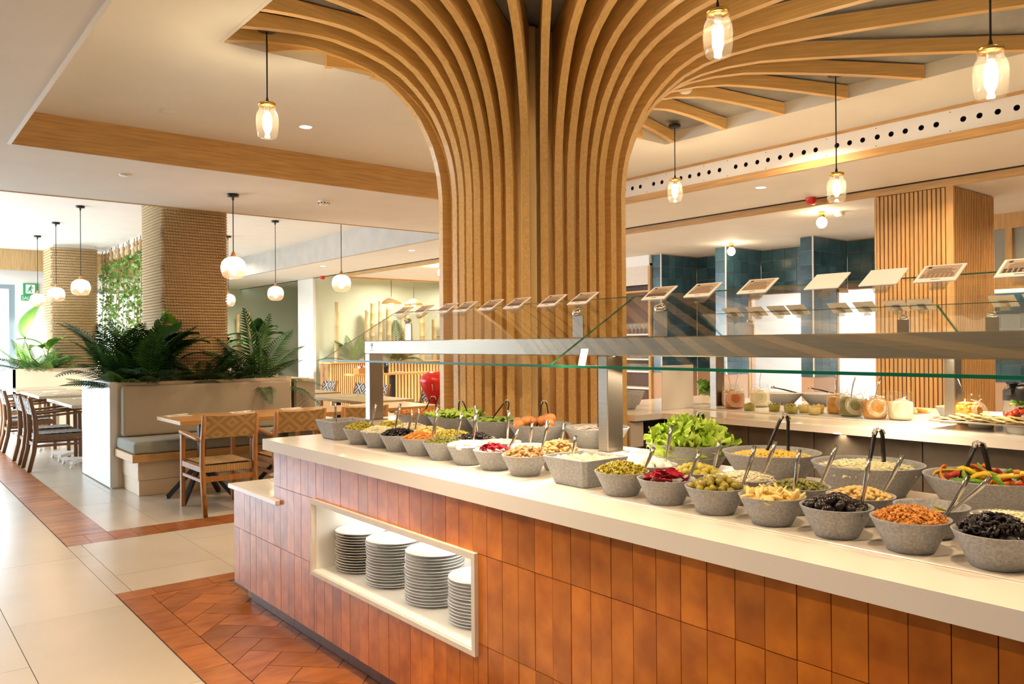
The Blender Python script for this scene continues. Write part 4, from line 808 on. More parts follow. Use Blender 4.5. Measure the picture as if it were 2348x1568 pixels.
def tongs(a, l, r, label, group, cat='tongs'):
    a, l, r = Vector(a), Vector(l), Vector(r)
    t = tag(thing('serving_tongs', '', cat, a, 0, group), label, cat, group)
    out = (l-r).normalized(); view = out.cross(Vector((0,0,1))).normalized()
    for q, sg in ((l,1),(r,-1)):
        d = q-a; top = Vector((0,0,-.004))+out*sg*.006
        bb = B().strip([top, top+d*.12+out*sg*.004, d*.5+out*sg*.005, d, d*1.12], [.013,.018,.018,.015,.012], .006, view)
        obj('arm', bb, M['blackpl'], t)
    obj('hinge_cap', B().strip([Vector((0,0,-.014))+out*.016, Vector((0,0,0))+out*.011, Vector((0,0,.004)), Vector((0,0,0))-out*.011, Vector((0,0,-.014))-out*.016], .020, .004, view), M['chrome'], t)
    return t
for k, (a, l, r) in TG.items(): tongs(a, l, r, 'black handled tongs standing in the bowl of %s' % TW[k], 'tongs on the salad counter')
# ------------------------------------------------------------------ plates in the lit niche
PL = B().lathe([(0,.004),(.062,.004),(.075,.006),(.118,.0135),(.1215,.0145),(.1215,.0115),(.080,.002),(.066,0),(0,0)], 48).mesh('plate', M['china'])
ORD = ['lowest','second','third','fourth','fifth','sixth','seventh','eighth','ninth','tenth','eleventh','twelfth','thirteenth','fourteenth','fifteenth','sixteenth','seventeenth','eighteenth']
for y, n, wh in ((3.35,15,'first stack from the ledge end'), (3.06,16,'second stack from the ledge end'), (2.735,17,'third and tallest stack'), (2.425,14,'stack cut off by the niche frame')):
    for i in range(n):
        ol_ = 'topmost' if i == n-1 else ORD[i]+('' if i == 0 else ' from the shelf')
        solo('plate', PL, None, 'white plate, %s, in the %s' % (ol_, wh), 'plate', (1.80+random.uniform(-.003,.003), y+random.uniform(-.003,.003), NZ0+.0142+.0122*i), (0,0,random.uniform(0,6)), 'white plates in the niche')
# ------------------------------------------------------------------ things on the low ledge
nd = tag(thing('napkin_dish', '', 'dish', (1.86,4.30,.639)), 'clear glass dish with a folded cream napkin on the ledge', 'dish')
obj('dish', B().lathe([(0,.002),(.07,.002),(.105,.022),(.115,.03),(.112,.031),(.07,.006),(0,.006)], 28), M['glass'], nd)
solo('napkin', B().grid(lambda u,v: (.13*(u-.5)*2, .08*(v-.5)*2, .055+.02*math.sin(u*5+v*3)+.012*math.sin(v*9)+.04*(u-.2)*v), 16, 12), M['linen'], 'crumpled cream cloth napkin lying on the glass dish', 'napkin', (1.86,4.28,.635), (.1,.1,.7))
solo('card_holder', B().cbox((-.02,-.035,0),(.02,.035,.006)).box((-.008,-.03,.006),(.008,.03,.085)), M['blackpl'], 'small black upright holder on the ledge by the tiled side', 'holder', (1.93,4.02,.639))
# ------------------------------------------------------------------ glass jar pendants
def jar_mesh():
    return B().lathe([(0,0),(.040,.002),(.050,.007),(.056,.018),(.0605,.04),(.0625,.075),(.0625,.115),(.060,.135),(.053,.152),(.0455,.162),(.0445,.185)], 32).mesh('jar', M['jarglass'])
JM = jar_mesh(); LIDM = B().lathe([(0,.006),(.014,.006),(.016,0),(.048,0),(.0485,-.003),(.0485,-.016),(.0465,-.016)], 32).mesh('lid', M['brass'])
BULB = B().sphere((0,0,0), (.026,.026,.032), 16, 10).mesh('bulb', M['bulb']); SOCK = B().lathe([(0,.0),(.016,0),(.018,-.004),(.018,-.04),(.014,-.046),(0,-.046)], 16).mesh('socket', M['steel'])
NECKJ = B().lathe([(.0455,0),(.047,.003),(.0455,.006),(.047,.010),(.0455,.013)], 32).mesh('thread', M['jarglass'])
for (x, y, zc, zt, lab) in ((1.79,4.42,3.245,2.808,'jar pendant hanging at the shaded corner of the rib fan, before the white ceiling'),(5.27,4.32,3.245,2.793,'smallest looking jar pendant, hung from the grey ceiling near the column'),(5.12,2.81,3.245,2.563,'jar pendant on the longest cord below the oak beams'),(2.837,2.087,3.15,2.839,'jar pendant hanging close before the curved column ribs'),(3.43,1.24,3.15,2.566,'jar pendant before the perforated air panel, hung from out of view')):
    t = tag(thing('jar_pendant', '', 'lamp', (x,y,zc), 0, 'jar pendants'), 'glowing '+lab, 'lamp', 'jar pendants')
    obj('canopy', B().lathe([(0,0),(.05,0),(.05,-.022),(.012,-.026),(0,-.026)], 24), M['black'], t)
    obj('cord', B().tube([(0,0,-.02),(0,0,zt-zc+.02)], .0042, 6).lathe([(.004,zt-zc+.04),(.009,zt-zc+.012),(.010,zt-zc+.004)], 10), M['cord'], t)
    obj('lid', LIDM, None, t, (0,0,zt-zc)); jr = obj('jar', JM, None, t, (0,0,zt-zc-.2)); obj('thread', NECKJ, None, jr, (0,0,.168))
    obj('socket', SOCK, None, t, (0,0,zt-zc-.004)); obj('bulb', BULB, None, t, (0,0,zt-zc-.095))
# ------------------------------------------------------------------ ceiling fittings
DL = B().lathe([(.062,-.002),(.062,.0),(.048,-.004),(.046,.004)], 28).mesh('ring', M['whitepl']); LN = B().lathe([(0,.001),(.047,.001)], 24).mesh('lens', M['lens'])
names = {0:'round recessed downlight in the raised ceiling beside the jar pendant',1:'round recessed downlight past the perforated air panel',2:'round downlight over the far dining tables, nearer one',3:'round downlight over the far dining tables, farther one'}
for i in range(4):
    x, y, z = DOWN[i]; t = tag(thing('downlight', '', 'light', (x,y,z+.003), 0, 'downlights'), names[i], 'light', 'downlights'); obj('ring', DL, None, t); obj('lens', LN, None, t, (0,0,-.003))
def fitting(name, loc, label, m, prof): solo(name, B().lathe(prof, 24), m, label, name.split('_')[-1], loc)
fitting('ceiling_sensor', (1.74,6.17,3.157), 'flat white disc sensor on the raised ceiling above the oak fascia', M['plaster'], [(0,-.008),(.05,-.008),(.055,0)])
fitting('ceiling_sensor', (1.73,7.40,2.9), 'flat white disc sensor on the lower ceiling by the oak edge', M['white'], [(0,-.01),(.04,-.01),(.045,0)])
sd = tag(thing('smoke_detector', '', 'detector', (3.65,7.55,2.9)), 'white round smoke detector with dark slots on the lower ceiling', 'detector')
obj('body', B().lathe([(0,-.045),(.035,-.045),(.05,-.03),(.058,-.012),(.058,0)], 24), M['whitepl'], sd)
sb = B()
for k in range(10): a=2*PI*k/10; sb.box((.051*math.cos(a)-.006,.051*math.sin(a)-.006,-.030),(.051*math.cos(a)+.006,.051*math.sin(a)+.006,-.020))
o = obj('slots', sb, M['hole'], sd); o['kind'] = 'stuff'
fitting('ceiling_detector', (4.6,3.67,3.25), 'white disc detector on the grey ceiling between two oak beams', M['whitepl'], [(0,-.03),(.03,-.03),(.045,-.018),(.05,0)])
solo('fire_alarm', B().lathe([(0,-.07),(.035,-.07),(.045,-.05),(.052,-.045),(.052,0)], 24), M['red'], 'red fire alarm sounder under the edge of the lower ceiling', 'alarm', (7.55,4.42,2.9))
solo('fire_alarm', B().lathe([(0,-.07),(.035,-.07),(.045,-.05),(.052,-.045),(.052,0)], 24), M['red'], 'tiny red alarm far off above the sage wall', 'alarm', (7.55,15.7,2.9))
fitting('ceiling_detector', (8.2,4.47,2.83), 'white smoke detector on the kitchen ceiling beside the bare bulb', M['whitepl'], [(0,-.05),(.04,-.05),(.055,-.03),(.06,0)])
for (x,y,lab) in ((9.54,6.82,'bare glowing bulb on the kitchen ceiling before the blue tiled fin'),(8.05,4.59,'bare glowing bulb on the kitchen ceiling beside the slatted column'),(8.0,11.9,'bare glowing bulb far behind, just past the tree column')):
    t = tag(thing('bare_bulb', '', 'lamp', (x,y,ZK), 0, 'bare kitchen bulbs'), lab, 'lamp', 'bare kitchen bulbs')
    obj('socket', B().lathe([(0,0),(.032,0),(.032,-.06),(.02,-.07),(0,-.07)], 16), M['brass'], t); obj('bulb', B().sphere((0,0,-.12), (.055,.055,.06), 18, 12), M['bulb2'], t)
# ------------------------------------------------------------------ service counter behind the staff aisle
sv = tag(thing('service_counter', '', 'counter', (4.33,1.5,0)), 'long dark fronted service counter behind the staff aisle', 'counter')
V = lambda lo, hi: B().box((lo[0]-4.33,lo[1]-1.5,lo[2]),(hi[0]-4.33,hi[1]-1.5,hi[2]))
obj('body', V((4.36,-.8,.1),(5.9,4.6,.896)), M['slatback'], sv); obj('plinth', V((4.45,-.8,0),(5.8,4.5,.1)), M['black'], sv)
ye = 3.60
for wd in (.62,.45,.62,.62,.62,.62,.62): obj('front_panel', V((4.33,ye-wd+.003,.1),(4.362,ye-.003,.892)), M['stone'], sv); ye -= wd
sb_ = V((3.99,3.68,.1),(4.36,4.5,.896)); obj('side_body', sb_, M['oakwhite'], sv)
obj('drawer', V((3.98,3.655,.72),(4.105,3.682,.885)), M['oakwhite'], sv); obj('drawer', V((3.98,3.655,.50),(4.105,3.682,.71)), M['steel'], sv); obj('drawer', V((3.98,3.655,.12),(4.105,3.682,.49)), M['steel'], sv)
dp = obj('control_panel', V((4.115,3.65,.77),(4.325,3.682,.885)), M['blackpl'], sv); obj('cooler_door', V((4.115,3.655,.12),(4.325,3.682,.765)), M['stone'], sv)
dg = B()
for k, x in enumerate((4.225,4.245)):
    for (a,b,c,d) in ((0,0,.012,.003),(0,.010,.012,.013),(0,.020,.012,.023),(0 if k else .009,0,.003 if k else .012,.023)): dg.box((x+a-4.33,3.6475-1.5,.835+b),(x+c-4.33,3.6495-1.5,.835+d))
dg.box((4.19-4.33,3.6475-1.5,.805),(4.20-4.33,3.6495-1.5,.808)).box((4.21-4.33,3.6475-1.5,.805),(4.235-4.33,3.6495-1.5,.812))
e = obj('digits', dg, M['screen'], dp); e['kind'] = 'stuff'
kb = B()
for x in (4.16,4.295):
    for z in (.845,.815): kb.lathe([(0,0),(.008,0)], 10, (0,0,0)); 
kb = B()
for x in (4.155,4.295):
    for z in (.845,.812): kb.box((x-.007-4.33,3.6475-1.5,z-.007),(x+.007-4.33,3.6495-1.5,z+.007))
e = obj('buttons', kb, M['whitepl'], dp); e['kind'] = 'stuff'
solo('countertop', B().prism([(3.99,3.62),(4.267,3.62),(4.267,-.8),(5.95,-.8),(5.95,4.6),(3.99,4.6)], .897, .937), M['quartz'], 'cream stone worktop of the dark service counter', 'countertop')
guard('second glass guard seen from behind over the service counter', (4.985,2.02,.937), True, .3, 3.76, [2.05], [2.02,3.70,.4], [3.4,2.3,1.8], (.25,3.76))
for i, y in enumerate((3.46,3.261,3.089,2.941,2.649,2.477,2.287,2.14,1.70,1.53)):
    card(y, 'menu card seen from behind, %s along the service counter glass' % ordn[i], False, 'menu cards on the back glass', 4.852, 1.636, True)
solo('white_board', B().cbox((4.43,3.76,.937),(4.78,3.775,1.256),.003), M['whitepl'], 'plain white upright board at the corner of the service counter', 'board')
solo('serving_tray', B().cbox((4.70,2.2,.937),(5.34,3.71,.945),.003), M['china'], 'long flat white tray under the jars and little cups', 'tray')
ZT = .945
JB = B().lathe([(0,0),(.054,0),(.060,.006),(.0615,.02),(.0615,.105),(.055,.122),(.050,.128),(.0505,.150),(.053,.153)], 28).mesh('glass_body', M['glass'])
JC = [(0,.004),(.053,.005),(.0575,.02),(.0575,.088),(.054,.098),(0,.102)]
def clipjar(x, y, mm, what, face, zt=ZT, chunky=None):
    t = tag(thing('clip_jar', '', 'jar', (x,y,zt), 0, 'clip jars on the service counter'), 'open clip top jar of %s' % what, 'jar', 'clip jars on the service counter')
    obj('glass_body', JB, None, t)
    cb = B().lathe(JC, 24)
    if chunky:
        for _ in range(60):
            a = random.uniform(0,6.28); cb.xf(chunky, Matrix.Translation((.052*math.cos(a),.052*math.sin(a),random.uniform(.015,.10))) @ rnd())
        for _ in range(16): cb.xf(chunky, Matrix.Translation((random.uniform(-.03,.03),random.uniform(-.03,.03),.104)) @ rnd())
    o = obj('contents', cb, mm, t); o['kind'] = 'stuff'; t.scale = (1.18,1.18,1.12)
    lid = B().lathe([(.030,.002),(.034,.006),(.050,.006),(.054,.002),(.054,-.006),(.036,-.008),(.030,-.004),(.030,.002)], 28)
    lo = obj('lid', lid, M['acrylic2'], t, (.078*math.cos(face), .078*math.sin(face), .068)); lo.rotation_euler = Vector((math.cos(face+.25), math.sin(face+.25), .28)).to_track_quat('Z','Y').to_euler()
    obj('lid_glass', B().lathe([(0,0),(.031,0)], 20), M['glass'], lo)
    obj('wire_clip', B().tube([(.05*math.cos(face)-.03*math.sin(face),.05*math.sin(face)+.03*math.cos(face),.13),(.062*math.cos(face),.062*math.sin(face),.12),(.05*math.cos(face)+.03*math.sin(face),.05*math.sin(face)-.03*math.cos(face),.13)], .0016, 5).tube([(.06*math.cos(face),.06*math.sin(face),.12),(.075*math.cos(face),.075*math.sin(face),.10)], .0016, 5), M['steelp'], t)
    return t
FC = math.radians(222)
FM['gran'] = fm('granola', (.60,.40,.16), (.40,.24,.08), .5); FM['seed'] = fm('green_seeds', (.30,.27,.10), (.16,.15,.05), .5); FM['apri'] = fm('apricot', (.80,.36,.06), (.70,.26,.03), .35); FM['muesli'] = fm('orange_strips', (.70,.36,.07), (.50,.22,.04), .4)
clipjar(5.02,3.60,FM['gran'],'golden pasta bits next to the white board',FC+.5,chunky=crumb[1]); clipjar(4.86,3.46,FM['honey'],'amber honey',FC); clipjar(5.12,3.42,FM['shredw'],'white flakes behind the honey',FC-.3,chunky=crumb[2])
clipjar(4.99,2.74,FM['muesli'],'brown cereal beside the green seeds',FC+.2,chunky=crumb[3]); clipjar(4.87,2.585,FM['seed'],'dark green seeds',FC,chunky=crumb[0]); clipjar(4.82,2.41,FM['muesli'],'orange strips beside the white jar',FC-.1,chunky=shred2); clipjar(4.85,2.265,FM['cream'],'white yogurt',FC-.2)
clipjar(4.97,1.93,FM['apri'],'orange dried apricots beside the cheese platter',FC+.35,.937,chunky=B().sphere((0,0,0),(.014,.011,.008),7,5))
SPN = B().strip([(0,0,0),(.01,0,.05),(.016,0,.10),(.014,0,.15)], [.007,.008,.011,.010], .002, (0,1,0)).mesh('jar_spoon', M['steelp'])
for (x,y,lab) in ((5.04,3.62,'pasta bits'),(4.88,3.47,'honey'),(5.14,3.43,'white flakes'),(5.0,2.76,'brown cereal'),(4.89,2.6,'green seeds'),(4.98,1.95,'dried apricots'),(4.84,2.42,'orange strips')):
    solo('jar_spoon', SPN, None, 'steel spoon standing in the jar of %s' % lab, 'spoon', (x,y,1.05), (random.uniform(-.3,.3),random.uniform(-.35,.1),random.uniform(0,6)), 'spoons in the clip jars')
CUP = B().lathe([(0,0),(.030,0),(.032,.003),(.036,.055)], 20).mesh('cup', M['glass'])
for i, (x,y) in enumerate(((4.77,3.27),(4.84,3.12),(4.87,3.02),(4.90,2.93),(4.92,2.845),(4.78,2.95),(4.80,2.80))):
    t = tag(thing('dessert_cup', '', 'cup', (x,y,ZT), 0, 'salad cups on the tray'), 'small clear cup of mixed salad, %s from the honey jar' % ordn[i], 'cup', 'salad cups on the tray')
    t.scale = (1.2,1.2,1.1); obj('cup', CUP, None, t); fl = B().lathe([(0,.003),(.029,.003),(.034,.042),(0,.046)], 14)
    for _ in range(10): fl.xf(crumb[random.randrange(6)], Matrix.Translation((random.uniform(-.022,.022),random.uniform(-.022,.022),.047)) @ rnd() @ Matrix.Scale(1.3,4))
    o = obj('filling', fl, FM[random.choice(['babycorn','pickle','corn'])], t); o['kind'] = 'stuff'
DBOWL = B().lathe([(0,0),(.07,0),(.075,.004),(.150,.088),(.151,.091),(.146,.091),(.07,.010),(0,.008)], 40).mesh('salad_bowl', M['concrete'])
for i, (x,y,lab) in enumerate(((5.50,3.47,'behind the salad cups'),(5.62,3.23,'behind the jar of seeds'))):
    solo('salad_bowl', DBOWL, None, 'dark grey bowl %s on the service counter' % lab, 'bowl', (x,y,.937), (0,0,0), 'bowls on the service counter')
    tongs((x-.06,y+.05,1.075),(x+.05,y-.06,1.035),(x+.07,y-.02,1.035), 'black tongs lying across the bowl %s' % lab, 'tongs on the service counter')
hb = solo('herb_pot', B().lathe([(0,0),(.045,0),(.055,.10),(.05,.10),(.04,.09),(0,.09)], 20), M['acrylic2'], 'clear pot of leafy green herbs behind the white board', 'plant', (5.15,3.92,.937))
lb = B()
for _ in range(34):
    a, r, z = random.uniform(0,6.28), random.uniform(0,.075), random.uniform(.08,.17)
    lb.xf(leafy(.045), TR((r*math.cos(a),r*math.sin(a),z)) @ rnd())
o = obj('foliage', lb, M['leaf2'], hb); o['kind'] = 'stuff'
for (x,y,lab,k) in ((4.30,4.05,'grey square dish on the side counter near the column',0),(4.62,4.30,'grey square dish with a yellow heap behind the white board',1)):
    o = solo('square_bowl', SQ, None, lab, 'bowl', (x,y,.937), (0,0,.1), 'square dishes on the side counter')
    o.scale = (1.05,1.05,1.15)
solo('pastry_plate', B().lathe([(0,.004),(.08,.004),(.11,.012),(.112,.010),(.07,0),(0,0)],32), M['china'], 'white plate under golden pastries behind the yogurt jar', 'plate', (5.33,2.40,.937))
for i in range(7):
    a = i*.9; solo('pastry', B().sphere((0,0,0),(.045,.018,.012),8,5), FM['bread'], 'golden flat pastry lying on the white plate', 'pastry', (5.33+.055*math.cos(a),2.40+.055*math.sin(a),.957+.008*(i%3)), (0,.1,a), 'pastries on the plate')
solo('salad_bowl', BS, None, 'small grey bowl of nuts by the back guard post', 'bowl', (5.22,2.13,.937), (0,0,0), 'bowls on the service counter')
o = solo('nuts', heap(pea,50,.07,.066,.012), FM['chick'], 'tan nuts in the small bowl by the back guard post', 'food', (5.22,2.13,.937)); o['kind'] = 'stuff'
# raised cheese platter
for (x,y,n) in ((4.80,1.80,'thin'),(4.66,1.56,'wide')):
    solo('pedestal_dish', B().lathe([(0,0),(.055,0),(.062,.004),(.066,.040),(.06,.042),(0,.042)],28), M['china'], 'white round pedestal under the cheese platter, %s' % ('beside the apricot jar' if n == 'thin' else 'farther from the apricot jar'), 'dish', (x,y,.937))
solo('platter', B().cbox((4.54,1.30,.979),(5.02,1.97,.989),.003), M['steel'], 'raised steel edged platter of cheese and tomatoes', 'platter')
CS = B().cbox((-.045,-.03,-.003),(.045,.03,.003),.001).mesh('cheese_slice', FM['cheese'])
k = 0
for i in range(9):
    for j in range(3):
        solo('cheese_slice', CS, None, 'yellow cheese slice fanned out on the raised platter', 'cheese', (4.60+.11*j,1.90-.065*i,.995+.004*(i%3)+.002*j), (.22,.06,.3+random.uniform(-.3,.3)), 'cheese slices on the platter')
TM = B().sphere((0,0,0),(.022,.016,.013),9,6).mesh('tomato_half', FM['tomato'])
for (a,b,c) in dome(.10,.035,26): solo('tomato_half', TM, None, 'red tomato wedge heaped on the raised cheese platter', 'tomato', (4.92+a*.9,1.62+b,1.003+c), rnd().to_euler(), 'tomato wedges on the platter')
for i in range(6):
    solo('basil_leaf', B().grid(lambda u,v:(.035*(u-.5)*math.sin(PI*min(.98,max(.05,v)))*1.6,.07*(v-.5),.012*math.sin(v*3)+.01*abs(u-.5)),6,6), M['leaf2'], 'fresh green basil leaf on top of the tomatoes', 'leaf', (4.90+.03*math.cos(i),1.64+.03*math.sin(i*1.7),1.052+.004*i), (random.uniform(-.5,.5),random.uniform(-.5,.5),i*1.1), 'basil leaves on the platter')
# black pump pots on the far side of the service counter
for (x,y,lab) in ((5.70,1.93,'black pump pot behind the tomatoes, the one beside the slatted column'),(5.72,1.70,'second black pump pot behind the tomatoes')):
    t = tag(thing('pump_pot', '', 'coffee pot', (x,y,.937), 0, 'pump pots'), lab, 'coffee pot', 'pump pots')
    obj('body', B().lathe([(0,0),(.07,0),(.075,.01),(.075,.16),(.06,.19),(0,.19)],24), M['black'], t); obj('band', B().lathe([(.076,.03),(.076,.10)],24), M['steel'], t)
    obj('spout', B().bar((-.05,0,.17),(-.13,0,.155),.03,.035), M['blackpl'], t); obj('lever', B().bar((.05,0,.195),(-.10,0,.215),.045,.014).lathe([(.05,.185),(.05,.205),(0,.205)],16), M['blackpl'], t)
# kitchen glass shelf
sh = tag(thing('glass_shelf_unit', '', 'shelf', (9.72,8.5,0)), 'tall oak shelf unit of stacked glasses before the blue tiles', 'shelf')
W_ = lambda lo, hi: B().box((lo[0]-9.72,lo[1]-8.5,lo[2]),(hi[0]-9.72,hi[1]-8.5,hi[2]))
obj('back', W_((10.12,8.5,0),(10.15,9.8,ZK)), M['darkwood'], sh); obj('side', W_((9.72,8.49,0),(10.15,8.535,2.70)), M['wood_z'], sh); obj('side', W_((9.72,9.76,0),(10.15,9.8,2.70)), M['wood_z'], sh)
obj('frieze', W_((9.70,8.49,2.66),(10.15,9.8,ZK-.003)), M['white'], sh); obj('cabinet', W_((9.72,8.535,2.36),(9.76,9.76,2.66)), M['oakwhite'], sh)
for z in (2.27,1.57,1.17,.97,.70): obj('shelf_board', W_((9.74,8.535,z-.025),(10.12,9.76,z)), M['whitepl'] if z < 2 else M['wood_y'], sh)
obj('light_strip', W_((9.75,8.54,.945),(9.77,9.75,.955)), M['led'], sh)
WG = B().lathe([(.03,0),(.032,.003),(.005,.01),(.004,.07),(.02,.085),(.034,.11),(.036,.14),(.030,.175)], 14).mesh('wine_glass', M['glassbright'])
TBL = B().lathe([(0,0),(.028,0),(.034,.11)], 14).mesh('tumbler', M['glassbright'])
for i in range(6):
    for r in range(2):
        solo('wine_glass', WG, None, 'stemmed glass on the upper shelf of the oak unit', 'glass', (9.80+.10*r,8.62+.085*i,1.571), (0,0,0), 'stemmed glasses on the shelf'); 
        solo('tumbler', TBL, None, 'clear tumbler on the middle shelf of the oak unit', 'glass', (9.80+.10*r,8.62+.085*i,1.171), (0,0,0), 'tumblers on the middle shelf'); solo('tumbler', TBL, None, 'clear tumbler on the low shelf of the oak unit', 'glass', (9.80+.10*r,8.62+.085*i,.971), (0,0,0), 'tumblers on the low shelf')
# ------------------------------------------------------------------ rope wrapped pillars
def rope_pillar(x0, y0, x1, y1, zb, zt, label, pitch):
    t = tag(thing('rope_pillar', '', 'pillar', (x0,y0,0)), label, 'pillar')
    obj('core', B().box((.025,.025,0),(x1-x0-.025,y1-y0-.025,zt)), M['white'], t)
    bb = B(); n = int((zt-zb)/pitch); r = pitch*.5
    L_, W_2 = x1-x0, y1-y0
    for i in range(n):
        z = zb+(i+.5)*pitch; ring_ = []
        c = .03
        path = [(c,0),(L_-c,0),(L_,c),(L_,W_2-c),(L_-c,W_2),(c,W_2),(0,W_2-c),(0,c)]
        m = len(path); v = []
        for k, (px_, py_) in enumerate(path):
            nx, ny = px_-L_/2, py_-W_2/2; q = 1/max(abs(nx)/(L_/2),abs(ny)/(W_2/2))
            dx = (1 if nx > 0 else -1) if abs(nx)/(L_/2) > .9 else 0; dy = (1 if ny > 0 else -1) if abs(ny)/(W_2/2) > .9 else 0
            for j in range(6):
                a = 2*PI*j/6; v.append((px_+dx*r*math.cos(a), py_+dy*r*math.cos(a), z+r*math.sin(a)))
        bb.add(v, [(k*6+j, ((k+1)%m)*6+j, ((k+1)%m)*6+(j+1)%6, k*6+(j+1)%6) for k in range(m) for j in range(6)], True)
    o = obj('rope_winding', bb, M['twist'], t); o['kind'] = 'stuff'
    return t
rope_pillar(2.47, 9.0, 3.16, 9.78, 1.0, ZU, 'square pillar wound with jute rope rising from the banquette planter', .032)
rope_pillar(2.62, 16.5, 3.36, 17.25, 1.0, ZU, 'rope wound square pillar far off near the windows', .05)
# ------------------------------------------------------------------ banquette planter with bench
pl = tag(thing('banquette_planter', '', 'planter', (1.90,8.73,0)), 'long white planter wall forming the back of the grey banquette', 'planter')
def PB(lo, hi, c=.003): return B().cbox((lo[0]-1.9,lo[1]-8.73,lo[2]),(hi[0]-1.9,hi[1]-8.73,hi[2]),c)
obj('front_wall', PB((1.905,8.735,0),(3.80,8.83,1.06)), M['oaklam'], pl); obj('back_wall', PB((1.905,9.96,0),(3.80,10.06,1.06)), M['white'], pl)
obj('end_wall', PB((1.89,8.73,.01),(1.965,10.06,1.067)), M['endwhite'], pl); obj('end_wall', PB((3.735,8.73,.01),(3.80,10.06,1.067)), M['oaklam'], pl)
obj('soil', PB((1.96,8.82,.8),(3.74,9.97,.94)), M['soil'], pl)
bn = tag(thing('banquette_bench', '', 'bench', (1.97,8.1,0)), 'built-in bench with grey seat and tall greige backrest cushion', 'bench')
def NB(lo, hi, c=.003): return B().cbox((lo[0]-1.97,lo[1]-8.1,lo[2]),(hi[0]-1.97,hi[1]-8.1,hi[2]),c)
obj('plinth', NB((2.01,8.13,.0),(3.74,8.73,.145)), M['oaklam'], bn); obj('base', NB((2.0,8.12,.147),(3.74,8.73,.33)), M['oaklam'], bn)
obj('seat_rail', NB((1.93,8.03,.33),(3.76,8.73,.405),.004), M['wood_x'], bn)
def cushion(lo, hi, r): 
    bm = bmesh.new(); bmesh.ops.create_cube(bm, size=1)
    for q in bm.verts: q.co = Vector((lo[0]+(q.co.x+.5)*(hi[0]-lo[0])-1.97, lo[1]+(q.co.y+.5)*(hi[1]-lo[1])-8.1, lo[2]+(q.co.z+.5)*(hi[2]-lo[2])))
    bmesh.ops.bevel(bm, geom=list(bm.edges), offset=r, segments=4, profile=.6, affect='EDGES'); bb = B(); bm.verts.index_update(); bb.add([q.co[:] for q in bm.verts], [[q.index for q in f.verts] for f in bm.faces], True); bm.free(); return bb
obj('seat_cushion', cushion((1.945,8.04,.405),(3.75,8.72,.52),.035), M['fabric2'], bn); obj('back_cushion', cushion((1.98,8.585,.525),(3.735,8.73,1.03),.03), M['fabric'], bn)
pn = tag(thing('banquette_bench', '', 'bench', (3.82,8.73,0)), 'next banquette back in grey fabric just past the planter end', 'bench')
obj('back_cushion', B().cbox((.02,.0,.10),(.28,.13,1.03),.02), M['fabric'], pn); obj('body', B().cbox((.03,.13,.0),(.26,1.3,1.04)), M['oaklam'], pn)
# planter with the second pillar
p2 = tag(thing('far_planter', '', 'planter', (1.9,15.8,0)), 'beige planter wall far off under the second rope pillar', 'planter')
obj('front_wall', B().cbox((.02,0,0),(4.0,.1,1.06)), M['oaklam'], p2); obj('end_wall', B().cbox((0,0,0),(.07,1.6,1.065)), M['white'], p2); obj('back_wall', B().cbox((.02,1.5,0),(4.0,1.6,1.06)), M['oaklam'], p2); obj('soil', B().box((.07,.1,.6),(3.95,1.5,.93)), M['soil'], p2)
# ------------------------------------------------------------------ plants
def frond(L, n, droop, w, mm, narrow=.012):
    narrow *= .85
    bb = B(); pts = []
    for i in range(11):
        u = i/10; pts.append(Vector((L*(u*.96), 0, L*(.55*u-droop*u*u))))
    bb.tube(pts, [.006*(1-.8*i/10) for i in range(11)], 5)
    for k in range(n):
        u = .16+.84*k/(n-1); i = min(9, int(u*10)); p = pts[i].lerp(pts[i+1], u*10-i); d = (pts[i+1]-pts[i]).normalized()
        ln = w*math.sin(PI*min(.97, .12+.86*u))**.7*(1-.25*u)
        for sg in (-1, 1):
            out = (Vector((0,sg,0))*.85+d*.50+Vector((0,0,-.06))).normalized(); up = Vector((0,0,1))
            q = d*narrow*.9
            a = p; m_ = p+out*ln*.5+up*ln*.10; e = p+out*ln+up*(-ln*.10)
            bb.add([a-q*.4, a+q*.4, m_+q, m_-q, e], [(0,1,2,3),(3,2,4)])
    return bb.mesh('frond', mm)
FR = [frond(.62,22,.42,.20,M['leaf'],.013), frond(.55,20,.25,.18,M['leaf'],.013), frond(.70,24,.55,.20,M['leafdark'],.013), frond(.48,18,.10,.16,M['leaf2'],.012)]
def broad(L, W_, mm, cut=False):
    bb = B(); bb.tube([(0,0,0),(.18*L,0,.35*L),(.45*L,0,.55*L)], [.006,.005,.004], 5)
    def f(u, v):
        s = math.sin(PI*min(.999, v**.75)); wv = W_*s*(1-(.25*abs(math.sin(v*22)) if cut else 0))
        return (L*(.45+.62*v), (u-.5)*2*wv*.5, L*(.55+.22*v-.42*v*v)+.10*W_*abs(u-.5)*2-.02)
    bb.grid(f, 6, 16); return bb.mesh('leaf', mm)
BR = [broad(.55,.20,M['leafdark']), broad(.62,.24,M['leaf']), broad(.48,.26,M['leafdark'],True), broad(.5,.15,M['leaf2'])]
def plant(name, label, cat, x, y, z, specs, group=None, stems=0):
    t = tag(thing(name, '', cat, (x,y,z), 0, group), label, cat, group)
    for (me, az, tilt, s) in specs:
        o = obj('frond' if me in FR else 'leaf', me, None, t, (.03*math.cos(az),.03*math.sin(az),.02)); o.rotation_euler = (0,-tilt,az); o.scale = (s,s,s)
    if stems:
        sb = B()
        for k in range(stems):
            a = k*2.4; sb.tube([(.09*math.cos(a),.09*math.sin(a),-.03),(.05*math.cos(a),.05*math.sin(a),.22)], .008, 5)
        o = obj('stems', sb, M['stem'], t); o['kind'] = 'stuff'
    return t
